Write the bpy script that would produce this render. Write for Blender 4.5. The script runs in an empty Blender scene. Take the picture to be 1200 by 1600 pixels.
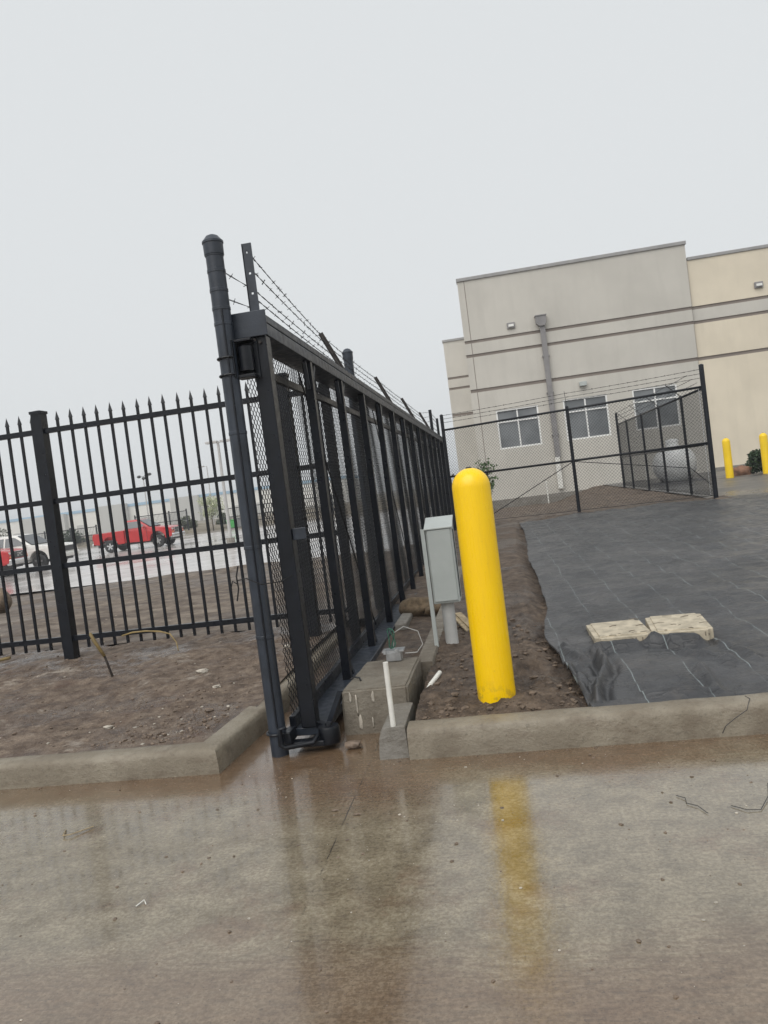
import bpy, bmesh, math, random
import numpy as np
from mathutils import Vector, Matrix, noise as mn
random.seed(7); rng = np.random.default_rng(7)
S = bpy.context.scene; COL = S.collection
# ---------------------------------------------------------------- camera
CAMH = 1.25
yaw, pitch, roll = map(math.radians, (8.697, -1.634, -7.275))
F_ = Vector((-math.sin(yaw)*math.cos(pitch), math.cos(yaw)*math.cos(pitch), math.sin(pitch)))
R0 = Vector((math.cos(yaw), math.sin(yaw), 0)); U0 = R0.cross(F_)
RR = R0*math.cos(roll) + U0*math.sin(roll); UU = -R0*math.sin(roll) + U0*math.cos(roll)
cd = bpy.data.cameras.new('camera'); cam = bpy.data.objects.new('camera', cd); COL.objects.link(cam)
cd.sensor_fit = 'VERTICAL'; cd.sensor_height = 36; cd.lens = 27.0; cd.clip_start = .05; cd.clip_end = 6000
M = Matrix((RR, UU, -F_)).transposed().to_4x4(); M.translation = (0, 0, CAMH); cam.matrix_world = M
S.camera = cam
# ---------------------------------------------------------------- sky, sun, exposure
SUN_EL, SUN_AZ = math.radians(52), math.radians(200)      # azimuth from +Y, clockwise: behind the camera
W = bpy.data.worlds.new('World'); S.world = W; W.use_nodes = True
nt = W.node_tree; nt.nodes.clear()
out = nt.nodes.new('ShaderNodeOutputWorld'); bg = nt.nodes.new('ShaderNodeBackground')
sky = nt.nodes.new('ShaderNodeTexSky'); sky.sky_type = 'NISHITA'; sky.sun_disc = False
sky.sun_elevation = SUN_EL; sky.sun_rotation = SUN_AZ; sky.dust_density = 6; sky.air_density = 1.5
hs = nt.nodes.new('ShaderNodeHueSaturation'); hs.inputs['Saturation'].default_value = .12
mixc = nt.nodes.new('ShaderNodeMix'); mixc.data_type = 'RGBA'; mixc.inputs[0].default_value = .90
mixc.inputs[7].default_value = (6.75, 7.0, 7.15, 1)      # the even grey of a closed rain cloud deck
nt.links.new(sky.outputs[0], hs.inputs['Color']); nt.links.new(hs.outputs[0], mixc.inputs[6])
nt.links.new(mixc.outputs[2], bg.inputs[0]); bg.inputs[1].default_value = .0945
nt.links.new(bg.outputs[0], out.inputs[0])
sl = bpy.data.lights.new('sun', 'SUN'); so = bpy.data.objects.new('sun', sl); COL.objects.link(so)
sl.energy = 1.5; sl.angle = math.radians(60); sl.color = (1, .97, .93)
sd = Vector((math.sin(SUN_AZ)*math.cos(SUN_EL), math.cos(SUN_AZ)*math.cos(SUN_EL), math.sin(SUN_EL)))
so.rotation_euler = sd.to_track_quat('Z', 'Y').to_euler(); so.location = (0, -10, 30)
S.view_settings.view_transform = 'Standard'; S.view_settings.look = 'None'
S.view_settings.exposure = 0.30; S.view_settings.gamma = 1.0; S.view_settings.use_curve_mapping = False

# ================================================================ helpers
def lin(c): return tuple(((v/255+.055)/1.055)**2.4 if v > 10 else v/255/12.92 for v in c)
MATS = {}
class NT:
    def __init__(s, m): s.t = m.node_tree; s.t.nodes.clear()
    def n(s, typ, **kw):
        x = s.t.nodes.new(typ)
        for k, v in kw.items(): setattr(x, k, v)
        return x
    def l(s, a, b): s.t.links.new(a, b)
    def noise(s, vec, scale, detail=4, rough=.55, lac=2.0):
        x = s.n('ShaderNodeTexNoise'); x.inputs['Scale'].default_value = scale
        x.inputs['Detail'].default_value = detail; x.inputs['Roughness'].default_value = rough
        if vec is not None: s.l(vec, x.inputs['Vector'])
        return x.outputs['Fac']
    def ramp(s, fac, stops):
        x = s.n('ShaderNodeValToRGB'); e = x.color_ramp.elements
        while len(e) < len(stops): e.new(.5)
        for i, (p, c) in enumerate(stops):
            e[i].position = p; e[i].color = (*c, 1) if not isinstance(c, (int, float)) else (c, c, c, 1)
        s.l(fac, x.inputs[0]); return x.outputs[0]
    def mix(s, fac, a, b, blend='MIX'):
        x = s.n('ShaderNodeMix', data_type='RGBA', blend_type=blend)
        for sock, v in ((0, fac), (6, a), (7, b)):
            if isinstance(v, (int, float)): x.inputs[sock].default_value = v
            elif isinstance(v, tuple): x.inputs[sock].default_value = (*v[:3], 1)
            else: s.l(v, x.inputs[sock])
        return x.outputs[2]
    def math(s, op, a, b=None, clamp=False):
        x = s.n('ShaderNodeMath', operation=op, use_clamp=clamp)
        for i, v in enumerate((a, b)):
            if v is None: continue
            if isinstance(v, (int, float)): x.inputs[i].default_value = v
            else: s.l(v, x.inputs[i])
        return x.outputs[0]
    def maprange(s, v, a, b, c=0., d=1., smooth=True):
        x = s.n('ShaderNodeMapRange'); x.interpolation_type = 'SMOOTHSTEP' if smooth else 'LINEAR'
        s.l(v, x.inputs[0])
        for i, q in enumerate((a, b, c, d)): x.inputs[i+1].default_value = q
        return x.outputs[0]
def newmat(name):
    m = bpy.data.materials.new(name); m.use_nodes = True; MATS[name] = m
    g = NT(m); o = g.n('ShaderNodeOutputMaterial'); p = g.n('ShaderNodeBsdfPrincipled')
    g.l(p.outputs[0], o.inputs[0]); tc = g.n('ShaderNodeNewGeometry').outputs['Position']
    return g, p, tc
def setv(g, p, key, v):
    if isinstance(v, (int, float)): p.inputs[key].default_value = v
    elif isinstance(v, tuple): p.inputs[key].default_value = (*v, 1)
    else: g.l(v, p.inputs[key])
def simple(name, col, rough=.5, var=.25, scale=6, bump=.0, bscale=60, metal=0., spec=.5, col2=None, detail=5):
    """colour varied by two noises, roughness varied, optional fine bump; object-space so copies follow"""
    g, p, pos = newmat(name)
    oc = g.n('ShaderNodeTexCoord').outputs['Object']
    n1 = g.noise(oc, scale, detail)
    c2 = col2 or tuple(v*(1-var) for v in col); c1 = col if col2 else tuple(min(1, v*(1+var)) for v in col)
    n1c = g.maprange(n1, .3, .7)
    setv(g, p, 'Base Color', g.mix(n1c, c1, c2))
    n2 = g.noise(oc, scale*2.7, 3)
    setv(g, p, 'Roughness', g.maprange(n2, .3, .7, max(.02, rough*.8), min(1, rough*1.2)))
    p.inputs['Metallic'].default_value = metal; p.inputs['Specular IOR Level'].default_value = spec
    if bump:
        b = g.n('ShaderNodeBump'); b.inputs['Strength'].default_value = bump; b.inputs['Distance'].default_value = .01
        g.l(g.noise(oc, bscale, 4), b.inputs['Height']); g.l(b.outputs[0], p.inputs['Normal'])
    return MATS[name]

class MB:
    def __init__(s): s.v = []; s.f = []
    def add(s, v, f):
        o = len(s.v); s.v += [tuple(q) for q in v]; s.f += [tuple(i+o for i in q) for q in f]; return s
    def box(s, x0, x1, y0, y1, z0, z1):
        v = [(x, y, z) for z in (z0, z1) for y in (y0, y1) for x in (x0, x1)]
        return s.add(v, [(0, 2, 3, 1), (4, 5, 7, 6), (0, 1, 5, 4), (2, 6, 7, 3), (0, 4, 6, 2), (1, 3, 7, 5)])
    def bar(s, a, b, w, h, up=(0, 0, 1)):
        a, b = Vector(a), Vector(b); d = (b-a).normalized(); u = Vector(up)
        if abs(d.dot(u)) > .98: u = Vector((0, 1, 0))
        x = d.cross(u).normalized(); y = x.cross(d).normalized()
        v = [p + x*sx*w/2 + y*sy*h/2 for p in (a, b) for sx, sy in ((-1, -1), (1, -1), (1, 1), (-1, 1))]
        return s.add(v, [(0, 1, 2, 3), (7, 6, 5, 4), (0, 4, 5, 1), (1, 5, 6, 2), (2, 6, 7, 3), (3, 7, 4, 0)])
    def tube(s, pts, r, n=8, cap=True, closed=False):
        pts = [Vector(p) for p in pts]; rs = r if isinstance(r, (list, tuple)) else [r]*len(pts)
        rings = []; prev = None
        for i, p in enumerate(pts):
            d = (pts[(i+1) % len(pts)] - pts[i-1]) if closed else (pts[min(i+1, len(pts)-1)] - pts[max(i-1, 0)])
            d.normalize()
            if prev is None:
                u = Vector((0, 0, 1)) if abs(d.z) < .9 else Vector((1, 0, 0)); x = d.cross(u).normalized()
            else:
                x = (prev - d*prev.dot(d)).normalized()
            prev = x; y = d.cross(x)
            rings.append([p + (x*math.cos(2*math.pi*k/n) + y*math.sin(2*math.pi*k/n))*rs[i] for k in range(n)])
        v = [q for rg in rings for q in rg]; f = []
        m = len(pts)
        for i in range(m if closed else m-1):
            j = (i+1) % m
            for k in range(n): f.append((i*n+k, i*n+(k+1) % n, j*n+(k+1) % n, j*n+k))
        if cap and not closed: f.append(tuple(range(n-1, -1, -1))); f.append(tuple((m-1)*n+k for k in range(n)))
        return s.add(v, f)
    def cyl(s, a, b, r, n=16, r2=None): return s.tube([a, b], [r, r if r2 is None else r2], n)
    def lathe(s, prof, n=24, c=(0, 0, 0), axis='z'):
        """prof: list of (radius, height)"""
        v = []; f = []
        for r, h in prof:
            for k in range(n):
                a = 2*math.pi*k/n; x, y = r*math.cos(a), r*math.sin(a)
                q = (x, y, h) if axis == 'z' else ((x, h, y) if axis == 'y' else (h, x, y))
                v.append((q[0]+c[0], q[1]+c[1], q[2]+c[2]))
        for i in range(len(prof)-1):
            for k in range(n): f.append((i*n+k, i*n+(k+1) % n, (i+1)*n+(k+1) % n, (i+1)*n+k))
        f.append(tuple(range(n-1, -1, -1))); f.append(tuple((len(prof)-1)*n+k for k in range(n)))
        return s.add(v, f)
    def prism(s, poly, y0, y1, yt=None):
        """poly in (x,z), extruded along y; yt: function(z)-> half-width scale"""
        n = len(poly); v = []
        for y in (y0, y1):
            for (x, z) in poly: v.append((x, y*(yt(z) if yt else 1), z))
        f = [tuple(range(n)), tuple(range(2*n-1, n-1, -1))]
        for i in range(n): j = (i+1) % n; f.append((i, i+n, j+n, j))
        return s.add(v, f)
    def rock(s, c, r, sq=(1, 1, .7), seed=0, sub=1, amp=.35):
        bm = bmesh.new(); bmesh.ops.create_icosphere(bm, subdivisions=sub, radius=1)
        vs = []
        for q in bm.verts:
            k = 1 + amp*mn.noise(q.co*1.3 + Vector((seed*3.1, seed*1.7, seed)))
            vs.append((c[0]+q.co.x*k*r*sq[0], c[1]+q.co.y*k*r*sq[1], c[2]+q.co.z*k*r*sq[2]))
        bm.verts.index_update(); fs = [tuple(w.index for w in fc.verts) for fc in bm.faces]; bm.free()
        return s.add(vs, fs)
ORG = {}
def mesh_of(name, mb, mat, off=(0, 0, 0), smooth=False):
    me = bpy.data.meshes.new(name)
    me.from_pydata([(a-off[0], b-off[1], c-off[2]) for a, b, c in mb.v], [], mb.f)
    bm = bmesh.new(); bm.from_mesh(me); bmesh.ops.recalc_face_normals(bm, faces=bm.faces); bm.to_mesh(me); bm.free()
    if mat: me.materials.append(MATS[mat])
    if smooth:
        for p in me.polygons: p.use_smooth = True
    return me
def part(name, mb, mat, parent=None, smooth=False, bevel=0, label=None, kind=None, off=None, sharp=None):
    if off is None: off = ORG.get(parent.name, (0, 0, 0)) if parent else (0, 0, 0)
    me = mesh_of(name, mb, mat, off, smooth)
    o = bpy.data.objects.new(name, me); COL.objects.link(o)
    if parent: o.parent = parent; ORG[o.name] = off
    if smooth and sharp: me.set_sharp_from_angle(angle=math.radians(sharp))
    if bevel:
        b = o.modifiers.new('edge', 'BEVEL'); b.width = bevel; b.segments = 2; b.limit_method = 'ANGLE'
    if label: o['label'] = label
    if kind: o['kind'] = kind
    return o
def thing(name, label, cat, loc=(0, 0, 0), rz=0, group=None, local=False):
    o = bpy.data.objects.new(name, None); COL.objects.link(o); o.location = loc; o.rotation_euler = (0, 0, rz)
    o.empty_display_size = .1
    o['label'] = label; o['category'] = cat
    if group: o['group'] = group
    ORG[o.name] = (0, 0, 0) if local else tuple(loc)
    return o
def solo(name, mb, mat, label, cat, loc, group=None, **kw):
    o = part(name, mb, mat, None, off=loc, **kw); o.location = loc
    o['label'] = label; o['category'] = cat
    if group: o['group'] = group
    return o
def struct(name, mb, mat, parent=None, **kw):
    o = part(name, mb, mat, parent, **kw)
    if not parent: o['kind'] = 'structure'
    return o
def inst(name, me, parent, loc, rot=(0, 0, 0)):
    o = bpy.data.objects.new(name, me); COL.objects.link(o); o.parent = parent
    og = ORG[parent.name]; o.location = (loc[0]-og[0], loc[1]-og[1], loc[2]-og[2]); o.rotation_euler = rot
    return o
def copy_tree(o, parent=None):
    c = o.copy(); COL.objects.link(c); c.parent = parent
    for ch in list(o.children): copy_tree(ch, c)
    return c
def fast_mesh(name, V, Fc, mat, n=4):
    me = bpy.data.meshes.new(name); V = np.asarray(V, np.float32); Fc = np.asarray(Fc, np.int32)
    me.vertices.add(len(V)); me.vertices.foreach_set('co', V.ravel())
    me.loops.add(Fc.size); me.loops.foreach_set('vertex_index', Fc.ravel())
    me.polygons.add(len(Fc)); me.polygons.foreach_set('loop_start', np.arange(0, Fc.size, n, dtype=np.int32))
    me.update(calc_edges=True); me.validate()
    me.materials.append(MATS[mat]); return me
def fast_obj(name, me, parent=None, kind=None):
    o = bpy.data.objects.new(name, me); COL.objects.link(o)
    if parent: o.parent = parent
    if kind: o['kind'] = kind
    return o
def segs_mesh(A, B, r, n=3):
    """prisms round many straight segments A->B (arrays Nx3)"""
    A = np.asarray(A, float); B = np.asarray(B, float); d = B-A; d /= np.linalg.norm(d, axis=1)[:, None] + 1e-12
    ref = np.where(np.abs(d[:, 2:3]) > .9, np.array([[1., 0, 0]]), np.array([[0, 0, 1.]]))
    x = np.cross(d, ref); x /= np.linalg.norm(x, axis=1)[:, None]; y = np.cross(d, x)
    N = len(A); r = np.broadcast_to(np.asarray(r, float).reshape(-1, 1), (N, 1))
    ring = []
    for k in range(n):
        a = 2*math.pi*k/n; ring.append(x*math.cos(a)*r + y*math.sin(a)*r)
    V = np.stack([A+q for q in ring] + [B+q for q in ring], 1).reshape(-1, 3)
    base = (np.arange(N)*2*n)[:, None]
    Fc = np.concatenate([base + np.array([[k, (k+1) % n, n+(k+1) % n, n+k]]) for k in range(n)], 0)
    return V, Fc
def chainlink(p0, u, L, z0, z1, nrm, w=.036, r=.0022, wob=.0, seed=0):
    """woven diamond mesh: zig-zag wires side by side, filling L x (z1-z0) from p0 along u; z0 may be (start,end)"""
    p0 = np.array(p0, float); u = np.array(u, float); nrm = np.array(nrm, float)
    za, zb = z0 if isinstance(z0, tuple) else (z0, z0)
    nw = int(L/w); A = []; B = []
    for k in range(nw):
        zs0 = za + (zb-za)*k/nw; m = int((z1-zs0)/w)
        j = np.arange(m+1); side = (j+k) % 2
        uu = (k + side)*w; zz = z1 - j*w; dn = np.where(side == 0, -1, 1)*r*1.05
        if wob: uu = uu + wob*np.sin(zz*9 + k*.55 + seed); dn = dn + wob*1.5*np.sin(k*.21+zz*3.1)
        P = p0[None] + u[None]*uu[:, None] + nrm[None]*dn[:, None]; P[:, 2] = zz
        A.append(P[:-1]); B.append(P[1:])
    return segs_mesh(np.concatenate(A), np.concatenate(B), r, 3)
def barbed(paths, r=.0022, sp=.13, bl=.016, off=(0, 0, 0)):
    """paths: list of polylines; two twisted strands and four-point barbs"""
    A = []; B = []
    for pts in paths:
        pts = [np.array(p, float) for p in pts]
        dense = []
        for a, b in zip(pts[:-1], pts[1:]):
            L = np.linalg.norm(b-a); n = max(2, int(L/.04)); t = np.linspace(0, 1, n+1)[:-1]
            sag = -.004*L*4*t*(1-t)
            q = a[None]+(b-a)[None]*t[:, None]; q[:, 2] += sag; dense.append(q)
        D = np.concatenate(dense+[pts[-1][None]])
        ph = np.arange(len(D))*1.1
        o = np.stack([np.cos(ph)*r*.9, np.zeros(len(D)), np.sin(ph)*r*.9], 1)
        for s in (1, -1): A.append(D[:-1]+s*o[:-1]); B.append(D[1:]+s*o[1:])
        acc = 0
        for i in range(len(D)-1):
            acc += np.linalg.norm(D[i+1]-D[i])
            if acc > sp:
                acc = 0; c = D[i]
                for _ in range(2):
                    v = rng.normal(size=3); v /= np.linalg.norm(v); A.append((c-v*bl)[None]); B.append((c+v*bl)[None])
    V, Fc = segs_mesh(np.concatenate(A), np.concatenate(B), r*.8, 3)
    return V - np.array(off), Fc
def text_mesh(txt, size, depth, mat):
    cu = bpy.data.curves.new('lettering', 'FONT'); cu.body = txt; cu.size = size; cu.extrude = depth; cu.align_x = 'CENTER'; cu.align_y = 'CENTER'
    ob = bpy.data.objects.new('lettering_tmp', cu); COL.objects.link(ob)
    dg = bpy.context.evaluated_depsgraph_get(); me = bpy.data.meshes.new_from_object(ob.evaluated_get(dg))
    bpy.data.objects.remove(ob); me.materials.clear(); me.materials.append(MATS[mat]); return me
def sstep(a, b, x):
    t = min(1, max(0, (x-a)/(b-a))); return t*t*(3-2*t)
def fbm(x, y, s, seed=0., oct=4):
    return mn.fractal(Vector((x*s, y*s, seed)), .9, 2.0, oct)

# ================================================================ materials
# wet concrete of the drive
g, p, pos = newmat('wet_concrete')
sx = g.n('ShaderNodeSeparateXYZ'); g.l(pos, sx.inputs[0]); X, Y = sx.outputs[0], sx.outputs[1]
n_big = g.noise(pos, .9, 5, .6); n_mid = g.noise(pos, 7, 7, .75); n_fine = g.noise(pos, 38, 5, .7)
stretch = g.n('ShaderNodeMapping'); stretch.inputs['Scale'].default_value = (1, 5.5, 1); g.l(pos, stretch.inputs[0])
n_str = g.noise(stretch.outputs[0], 9, 5, .7)
conc = g.ramp(n_mid, [(.36, lin((114, 104, 86))), (.5, lin((134, 124, 104))), (.64, lin((152, 142, 121)))])
brown = g.ramp(n_str, [(.34, lin((92, 68, 50))), (.66, lin((126, 100, 78)))])
# silt: along the kerb foot, in the throat before the gate and on the camera side
a1 = g.math('ADD', Y, g.math('ADD', g.math('MULTIPLY', g.math('SUBTRACT', n_big, .5), .8), g.math('MULTIPLY', g.math('SUBTRACT', n_str, .5), .55)))
m_kerb = g.maprange(a1, 3.02, 3.4)
m_near = g.maprange(a1, 2.15, 1.85)
thr = g.math('MULTIPLY', g.maprange(X, -1.25, -1.1), g.maprange(X, -.30, -.45))
m_thr = g.math('MULTIPLY', g.math('MULTIPLY', thr, g.maprange(a1, 2.75, 3.2)), g.maprange(n_mid, .25, .6, .35, .95))
silt = g.math('MAXIMUM', g.math('MAXIMUM', g.math('MULTIPLY', m_kerb, .9), g.math('MULTIPLY', m_near, .75)), m_thr)
silt = g.math('MULTIPLY', silt, g.maprange(n_big, .2, .7, .55, 1.0), clamp=True)
blot = g.maprange(g.noise(pos, 1.7, 7, .75), .50, .64)
silt = g.math('MAXIMUM', silt, g.math('MULTIPLY', blot, .55))
col = g.mix(silt, conc, brown)
fineg = g.noise(pos, 70, 4, .75); col = g.mix(g.maprange(fineg, .38, .60, .0, .85), col, g.mix(1.0, col, (.62, .58, .53), 'MULTIPLY'))
speck = g.maprange(g.noise(pos, 95, 2, .5), .63, .69)
col = g.mix(g.math('MULTIPLY', speck, .45), col, lin((58, 48, 40)))
speck2 = g.maprange(g.noise(stretch.outputs[0], 17, 4, .65), .57, .66)
col = g.mix(g.math('MULTIPLY', speck2, .5), col, lin((80, 68, 56)))
# faint sawn joint, half filled with silt
jx = g.math('ABSOLUTE', g.math('ADD', g.math('ADD', X, .745), g.math('MULTIPLY', g.math('SUBTRACT', g.noise(pos, 25, 3), .5), .006)))
jm = g.math('MULTIPLY', g.maprange(jx, .0042, .0015), g.maprange(g.noise(pos, 6, 4), .40, .58))
jm = g.math('MULTIPLY', jm, g.maprange(Y, 1.9, 2.3))
col = g.mix(g.math('MULTIPLY', jm, .75), col, (.03, .024, .018))
setv(g, p, 'Base Color', col)
rg = g.maprange(n_str, .25, .75, .05, .17)
rg = g.math('ADD', rg, g.maprange(n_mid, .45, .75, 0, .12)); setv(g, p, 'Roughness', rg)
p.inputs['IOR'].default_value = 1.5; p.inputs['Specular IOR Level'].default_value = .9; p.inputs['Coat Weight'].default_value = .6; p.inputs['Coat IOR'].default_value = 1.38
setv(g, p, 'Coat Roughness', g.maprange(n_mid, .35, .65, .05, .15))
b = g.n('ShaderNodeBump'); b.inputs['Strength'].default_value = .2; b.inputs['Distance'].default_value = .004
hh = g.math('ADD', g.math('MULTIPLY', g.math('MULTIPLY', n_fine, g.maprange(n_big, .38, .6, .5, 1.6)), 1.0), g.math('MULTIPLY', n_str, .7)); g.l(hh, b.inputs['Height'])
g.l(b.outputs[0], p.inputs['Normal'])

def mud(name, dark, mid, light, stones=.3, wet=.45, scale=1.0, pale=0.):
    g, p, pos = newmat(name)
    n1 = g.noise(pos, 1.3*scale, 6, .65); n2 = g.noise(pos, 11*scale, 6, .7); n3 = g.noise(pos, 60*scale, 4, .7)
    c = g.ramp(n2, [(.37, dark), (.5, mid), (.64, light)])
    c = g.mix(g.maprange(n1, .42, .68), c, g.ramp(n2, [(.38, tuple(v*.8 for v in mid)), (.62, tuple(v*1.3 for v in light))]))
    if pale:          # pale patches, then darker reddish-brown ones
        n5 = g.noise(pos, 2.6, 6, .7); c = g.mix(g.math('MULTIPLY', g.maprange(n5, .585, .66), pale), c, g.ramp(n2, [(.38, (.19, .155, .125)), (.6, (.36, .315, .265))]))
        n6 = g.noise(pos, 1.9, 5, .65); c = g.mix(g.math('MULTIPLY', g.maprange(n6, .56, .68), .6), c, (.085, .047, .032))
    vo = g.n('ShaderNodeTexVoronoi'); vo.inputs['Scale'].default_value = 55*scale; g.l(pos, vo.inputs['Vector'])
    st = g.maprange(vo.outputs['Distance'], .22, .10)
    vc = g.n('ShaderNodeSeparateColor'); g.l(vo.outputs['Color'], vc.inputs[0])
    st = g.math('MULTIPLY', st, g.math('GREATER_THAN', vc.outputs[0], 1-stones*.35))
    c = g.mix(g.math('MULTIPLY', st, .8), c, tuple(min(1, v*2.6) for v in light))
    setv(g, p, 'Base Color', c)
    setv(g, p, 'Roughness', g.maprange(n1, .42, .56, wet, .8)); p.inputs['Specular IOR Level'].default_value = .45
    b = g.n('ShaderNodeBump'); b.inputs['Strength'].default_value = .9; b.inputs['Distance'].default_value = .025/scale**.5
    g.l(g.math('ADD', n2, g.math('MULTIPLY', n3, .45)), b.inputs['Height']); g.l(b.outputs[0], p.inputs['Normal'])
mud('mud_plain', (.066, .043, .030), (.120, .084, .060), (.185, .142, .106), .15, .2, pale=.75)
mud('mud_far', (.056, .038, .027), (.104, .076, .055), (.195, .158, .122), .2, .5, .22)
mud('mud_dark', (.036, .024, .016), (.074, .051, .035), (.125, .092, .066), .08, .35)
mud('mulch', (.05, .035, .025), (.10, .072, .052), (.16, .125, .095), .6, .6, .5)
mud('far_dirt', (.10, .08, .055), (.17, .14, .10), (.24, .205, .15), .1, .6, .12)

# damp cast concrete with stains
def concrete(name, a, b_, stain=(.06, .045, .033), sc=4., amt=.7, rough=.6):
    g, p, pos = newmat(name)
    n1 = g.noise(pos, sc, 6, .65); n2 = g.noise(pos, 45, 5, .7)
    mp = g.n('ShaderNodeMapping'); mp.inputs['Scale'].default_value = (1, 1, 2.6); g.l(pos, mp.inputs[0])
    n4 = g.noise(mp.outputs[0], 8, 6, .7)
    c = g.mix(g.maprange(n1, .35, .65), a, b_)
    c = g.mix(g.math('MULTIPLY', g.maprange(n4, .48, .66), amt*.6), c, stain)
    c = g.mix(g.math('MULTIPLY', g.maprange(n2, .55, .68), .5), c, tuple(v*.42 for v in a))
    setv(g, p, 'Base Color', c); setv(g, p, 'Roughness', g.maprange(n1, .3, .7, rough*.7, min(1, rough*1.2)))
    b = g.n('ShaderNodeBump'); b.inputs['Strength'].default_value = .8; b.inputs['Distance'].default_value = .008
    g.l(g.math('ADD', n2, g.math('MULTIPLY', n4, .7)), b.inputs['Height']); g.l(b.outputs[0], p.inputs['Normal'])
concrete('kerb_concrete', (.265, .23, .175), (.195, .165, .122), (.12, .088, .060))
concrete('pad_concrete', (.22, .195, .155), (.155, .132, .102), (.10, .078, .058))
concrete('grey_concrete', (.25, .235, .21), (.185, .17, .145), (.11, .09, .07))
concrete('lot_kerb', (.30, .28, .25), (.24, .22, .19))
# wet lot
g, p, pos = newmat('wet_lot')
n1 = g.noise(pos, .12, 5, .6); n2 = g.noise(pos, 1.2, 5, .6)
setv(g, p, 'Base Color', g.ramp(n2, [(.36, (.42, .39, .37)), (.64, (.56, .53, .51))]))
setv(g, p, 'Roughness', g.maprange(n1, .35, .65, .07, .28)); p.inputs['Specular IOR Level'].default_value = .7
b = g.n('ShaderNodeBump'); b.inputs['Strength'].default_value = .15; b.inputs['Distance'].default_value = .02
g.l(g.noise(pos, 3, 4, .6), b.inputs['Height']); g.l(b.outputs[0], p.inputs['Normal'])
# asphalt behind the fabric
g, p, pos = newmat('wet_asphalt')
n1 = g.noise(pos, .8, 5, .6); n2 = g.noise(pos, 60, 3, .6)
setv(g, p, 'Base Color', g.mix(g.maprange(n1, .35, .65), (.075, .072, .072), (.11, .105, .10)))
setv(g, p, 'Roughness', g.maprange(n1, .3, .7, .25, .5))
b = g.n('ShaderNodeBump'); b.inputs['Strength'].default_value = .3; b.inputs['Distance'].default_value = .006
g.l(n2, b.inputs['Height']); g.l(b.outputs[0], p.inputs['Normal'])
# woven weed-barrier fabric with its woven-in pale guide threads (every 0.30 m across the roll)
g, p, pos = newmat('weed_fabric')
sx = g.n('ShaderNodeSeparateXYZ'); g.l(pos, sx.inputs[0])
wv = g.noise(pos, 1.1, 3, .5); wv2 = g.noise(pos, 5, 3, .5)
u = g.math('ADD', g.math('ADD', sx.outputs[0], g.math('MULTIPLY', sx.outputs[1], .012)), g.math('ADD', g.math('MULTIPLY', wv, .09), g.math('MULTIPLY', wv2, .012)))
fr = g.math('FRACT', g.math('DIVIDE', g.math('ADD', u, 10.05), .285))
dl = g.math('ABSOLUTE', g.math('SUBTRACT', fr, .5))
line = g.maprange(dl, .0105, .005)
broken = g.maprange(g.noise(pos, 3.1, 4, .6), .41, .54, .16, .9)
n1 = g.noise(pos, 1.7, 6, .65); n2 = g.noise(pos, 8, 5, .65)
base = g.ramp(n1, [(.38, (.030, .031, .034)), (.5, (.046, .047, .050)), (.63, (.072, .070, .071))])
dust = g.maprange(n2, .52, .75)
base = g.mix(g.math('MULTIPLY', dust, .35), base, (.11, .098, .088))
setv(g, p, 'Base Color', g.mix(g.math('MULTIPLY', g.math('MULTIPLY', line, broken), .6), base, (.34, .40, .40)))
setv(g, p, 'Roughness', g.maprange(n2, .36, .64, .30, .52))
b = g.n('ShaderNodeBump'); b.inputs['Strength'].default_value = .7; b.inputs['Distance'].default_value = .014
mp = g.n('ShaderNodeMapping'); mp.inputs['Scale'].default_value = (1, 1.3, 1); g.l(pos, mp.inputs[0])
mp2 = g.n('ShaderNodeMapping'); mp2.inputs['Scale'].default_value = (.8, 2.4, 1); mp2.inputs['Rotation'].default_value = (0, 0, .35); g.l(pos, mp2.inputs[0])
rid = g.math('SUBTRACT', 1.0, g.math('ABSOLUTE', g.math('SUBTRACT', g.math('MULTIPLY', g.noise(mp2.outputs[0], 2.6, 3, .55), 2.0), 1.0)))
rid = g.math('POWER', rid, 22.0)
rid2 = g.math('POWER', g.math('SUBTRACT', 1.0, g.math('ABSOLUTE', g.math('SUBTRACT', g.math('MULTIPLY', g.noise(pos, 5.5, 3, .55), 2.0), 1.0))), 30.0)
hsum = g.math('ADD', g.math('MULTIPLY', rid, .45), g.math('MULTIPLY', rid2, .35))
g.l(g.math('ADD', hsum, g.math('ADD', g.math('MULTIPLY', g.noise(mp.outputs[0], 9, 5, .6), .55), g.math('MULTIPLY', g.noise(pos, 400, 1, .5), .15))), b.inputs['Height']); g.l(b.outputs[0], p.inputs['Normal'])

simple('black_steel', (.0045, .0060, .0100), .34, .35, 9, .08, 120, spec=.35)
simple('slate_steel', (.025, .032, .045), .42, .25, 8, .08, 90, spec=.5)
simple('black_vinyl', (.007, .0075, .009), .45, .3, 20, spec=.35)
simple('wire_black', (.010, .0105, .012), .5, .3, 30, spec=.3)
simple('rust_black', (.035, .029, .026), .7, .5, 40, .3, 200)
simple('galvanised', (.50, .51, .52), .38, .2, 20, .05, 80, metal=.8)
g, p, pos = newmat('bollard_yellow')
mp = g.n('ShaderNodeMapping'); mp.inputs['Scale'].default_value = (9, 9, .7); g.l(pos, mp.inputs[0])
dr = g.noise(mp.outputs[0], 4, 5, .65); n1 = g.noise(pos, 3, 5, .6); n2 = g.noise(pos, 55, 5, .7); n3 = g.noise(pos, 16, 5, .7)
c = g.mix(g.maprange(n1, .35, .65), (1.0, .64, .0), (.98, .61, .001))
c = g.mix(g.math('MULTIPLY', g.maprange(dr, .54, .68), .12), c, (.62, .36, .03))
c = g.mix(g.math('MULTIPLY', g.maprange(n2, .64, .72), .35), c, (.35, .22, .05))
sx = g.n('ShaderNodeSeparateXYZ'); g.l(pos, sx.inputs[0])
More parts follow.
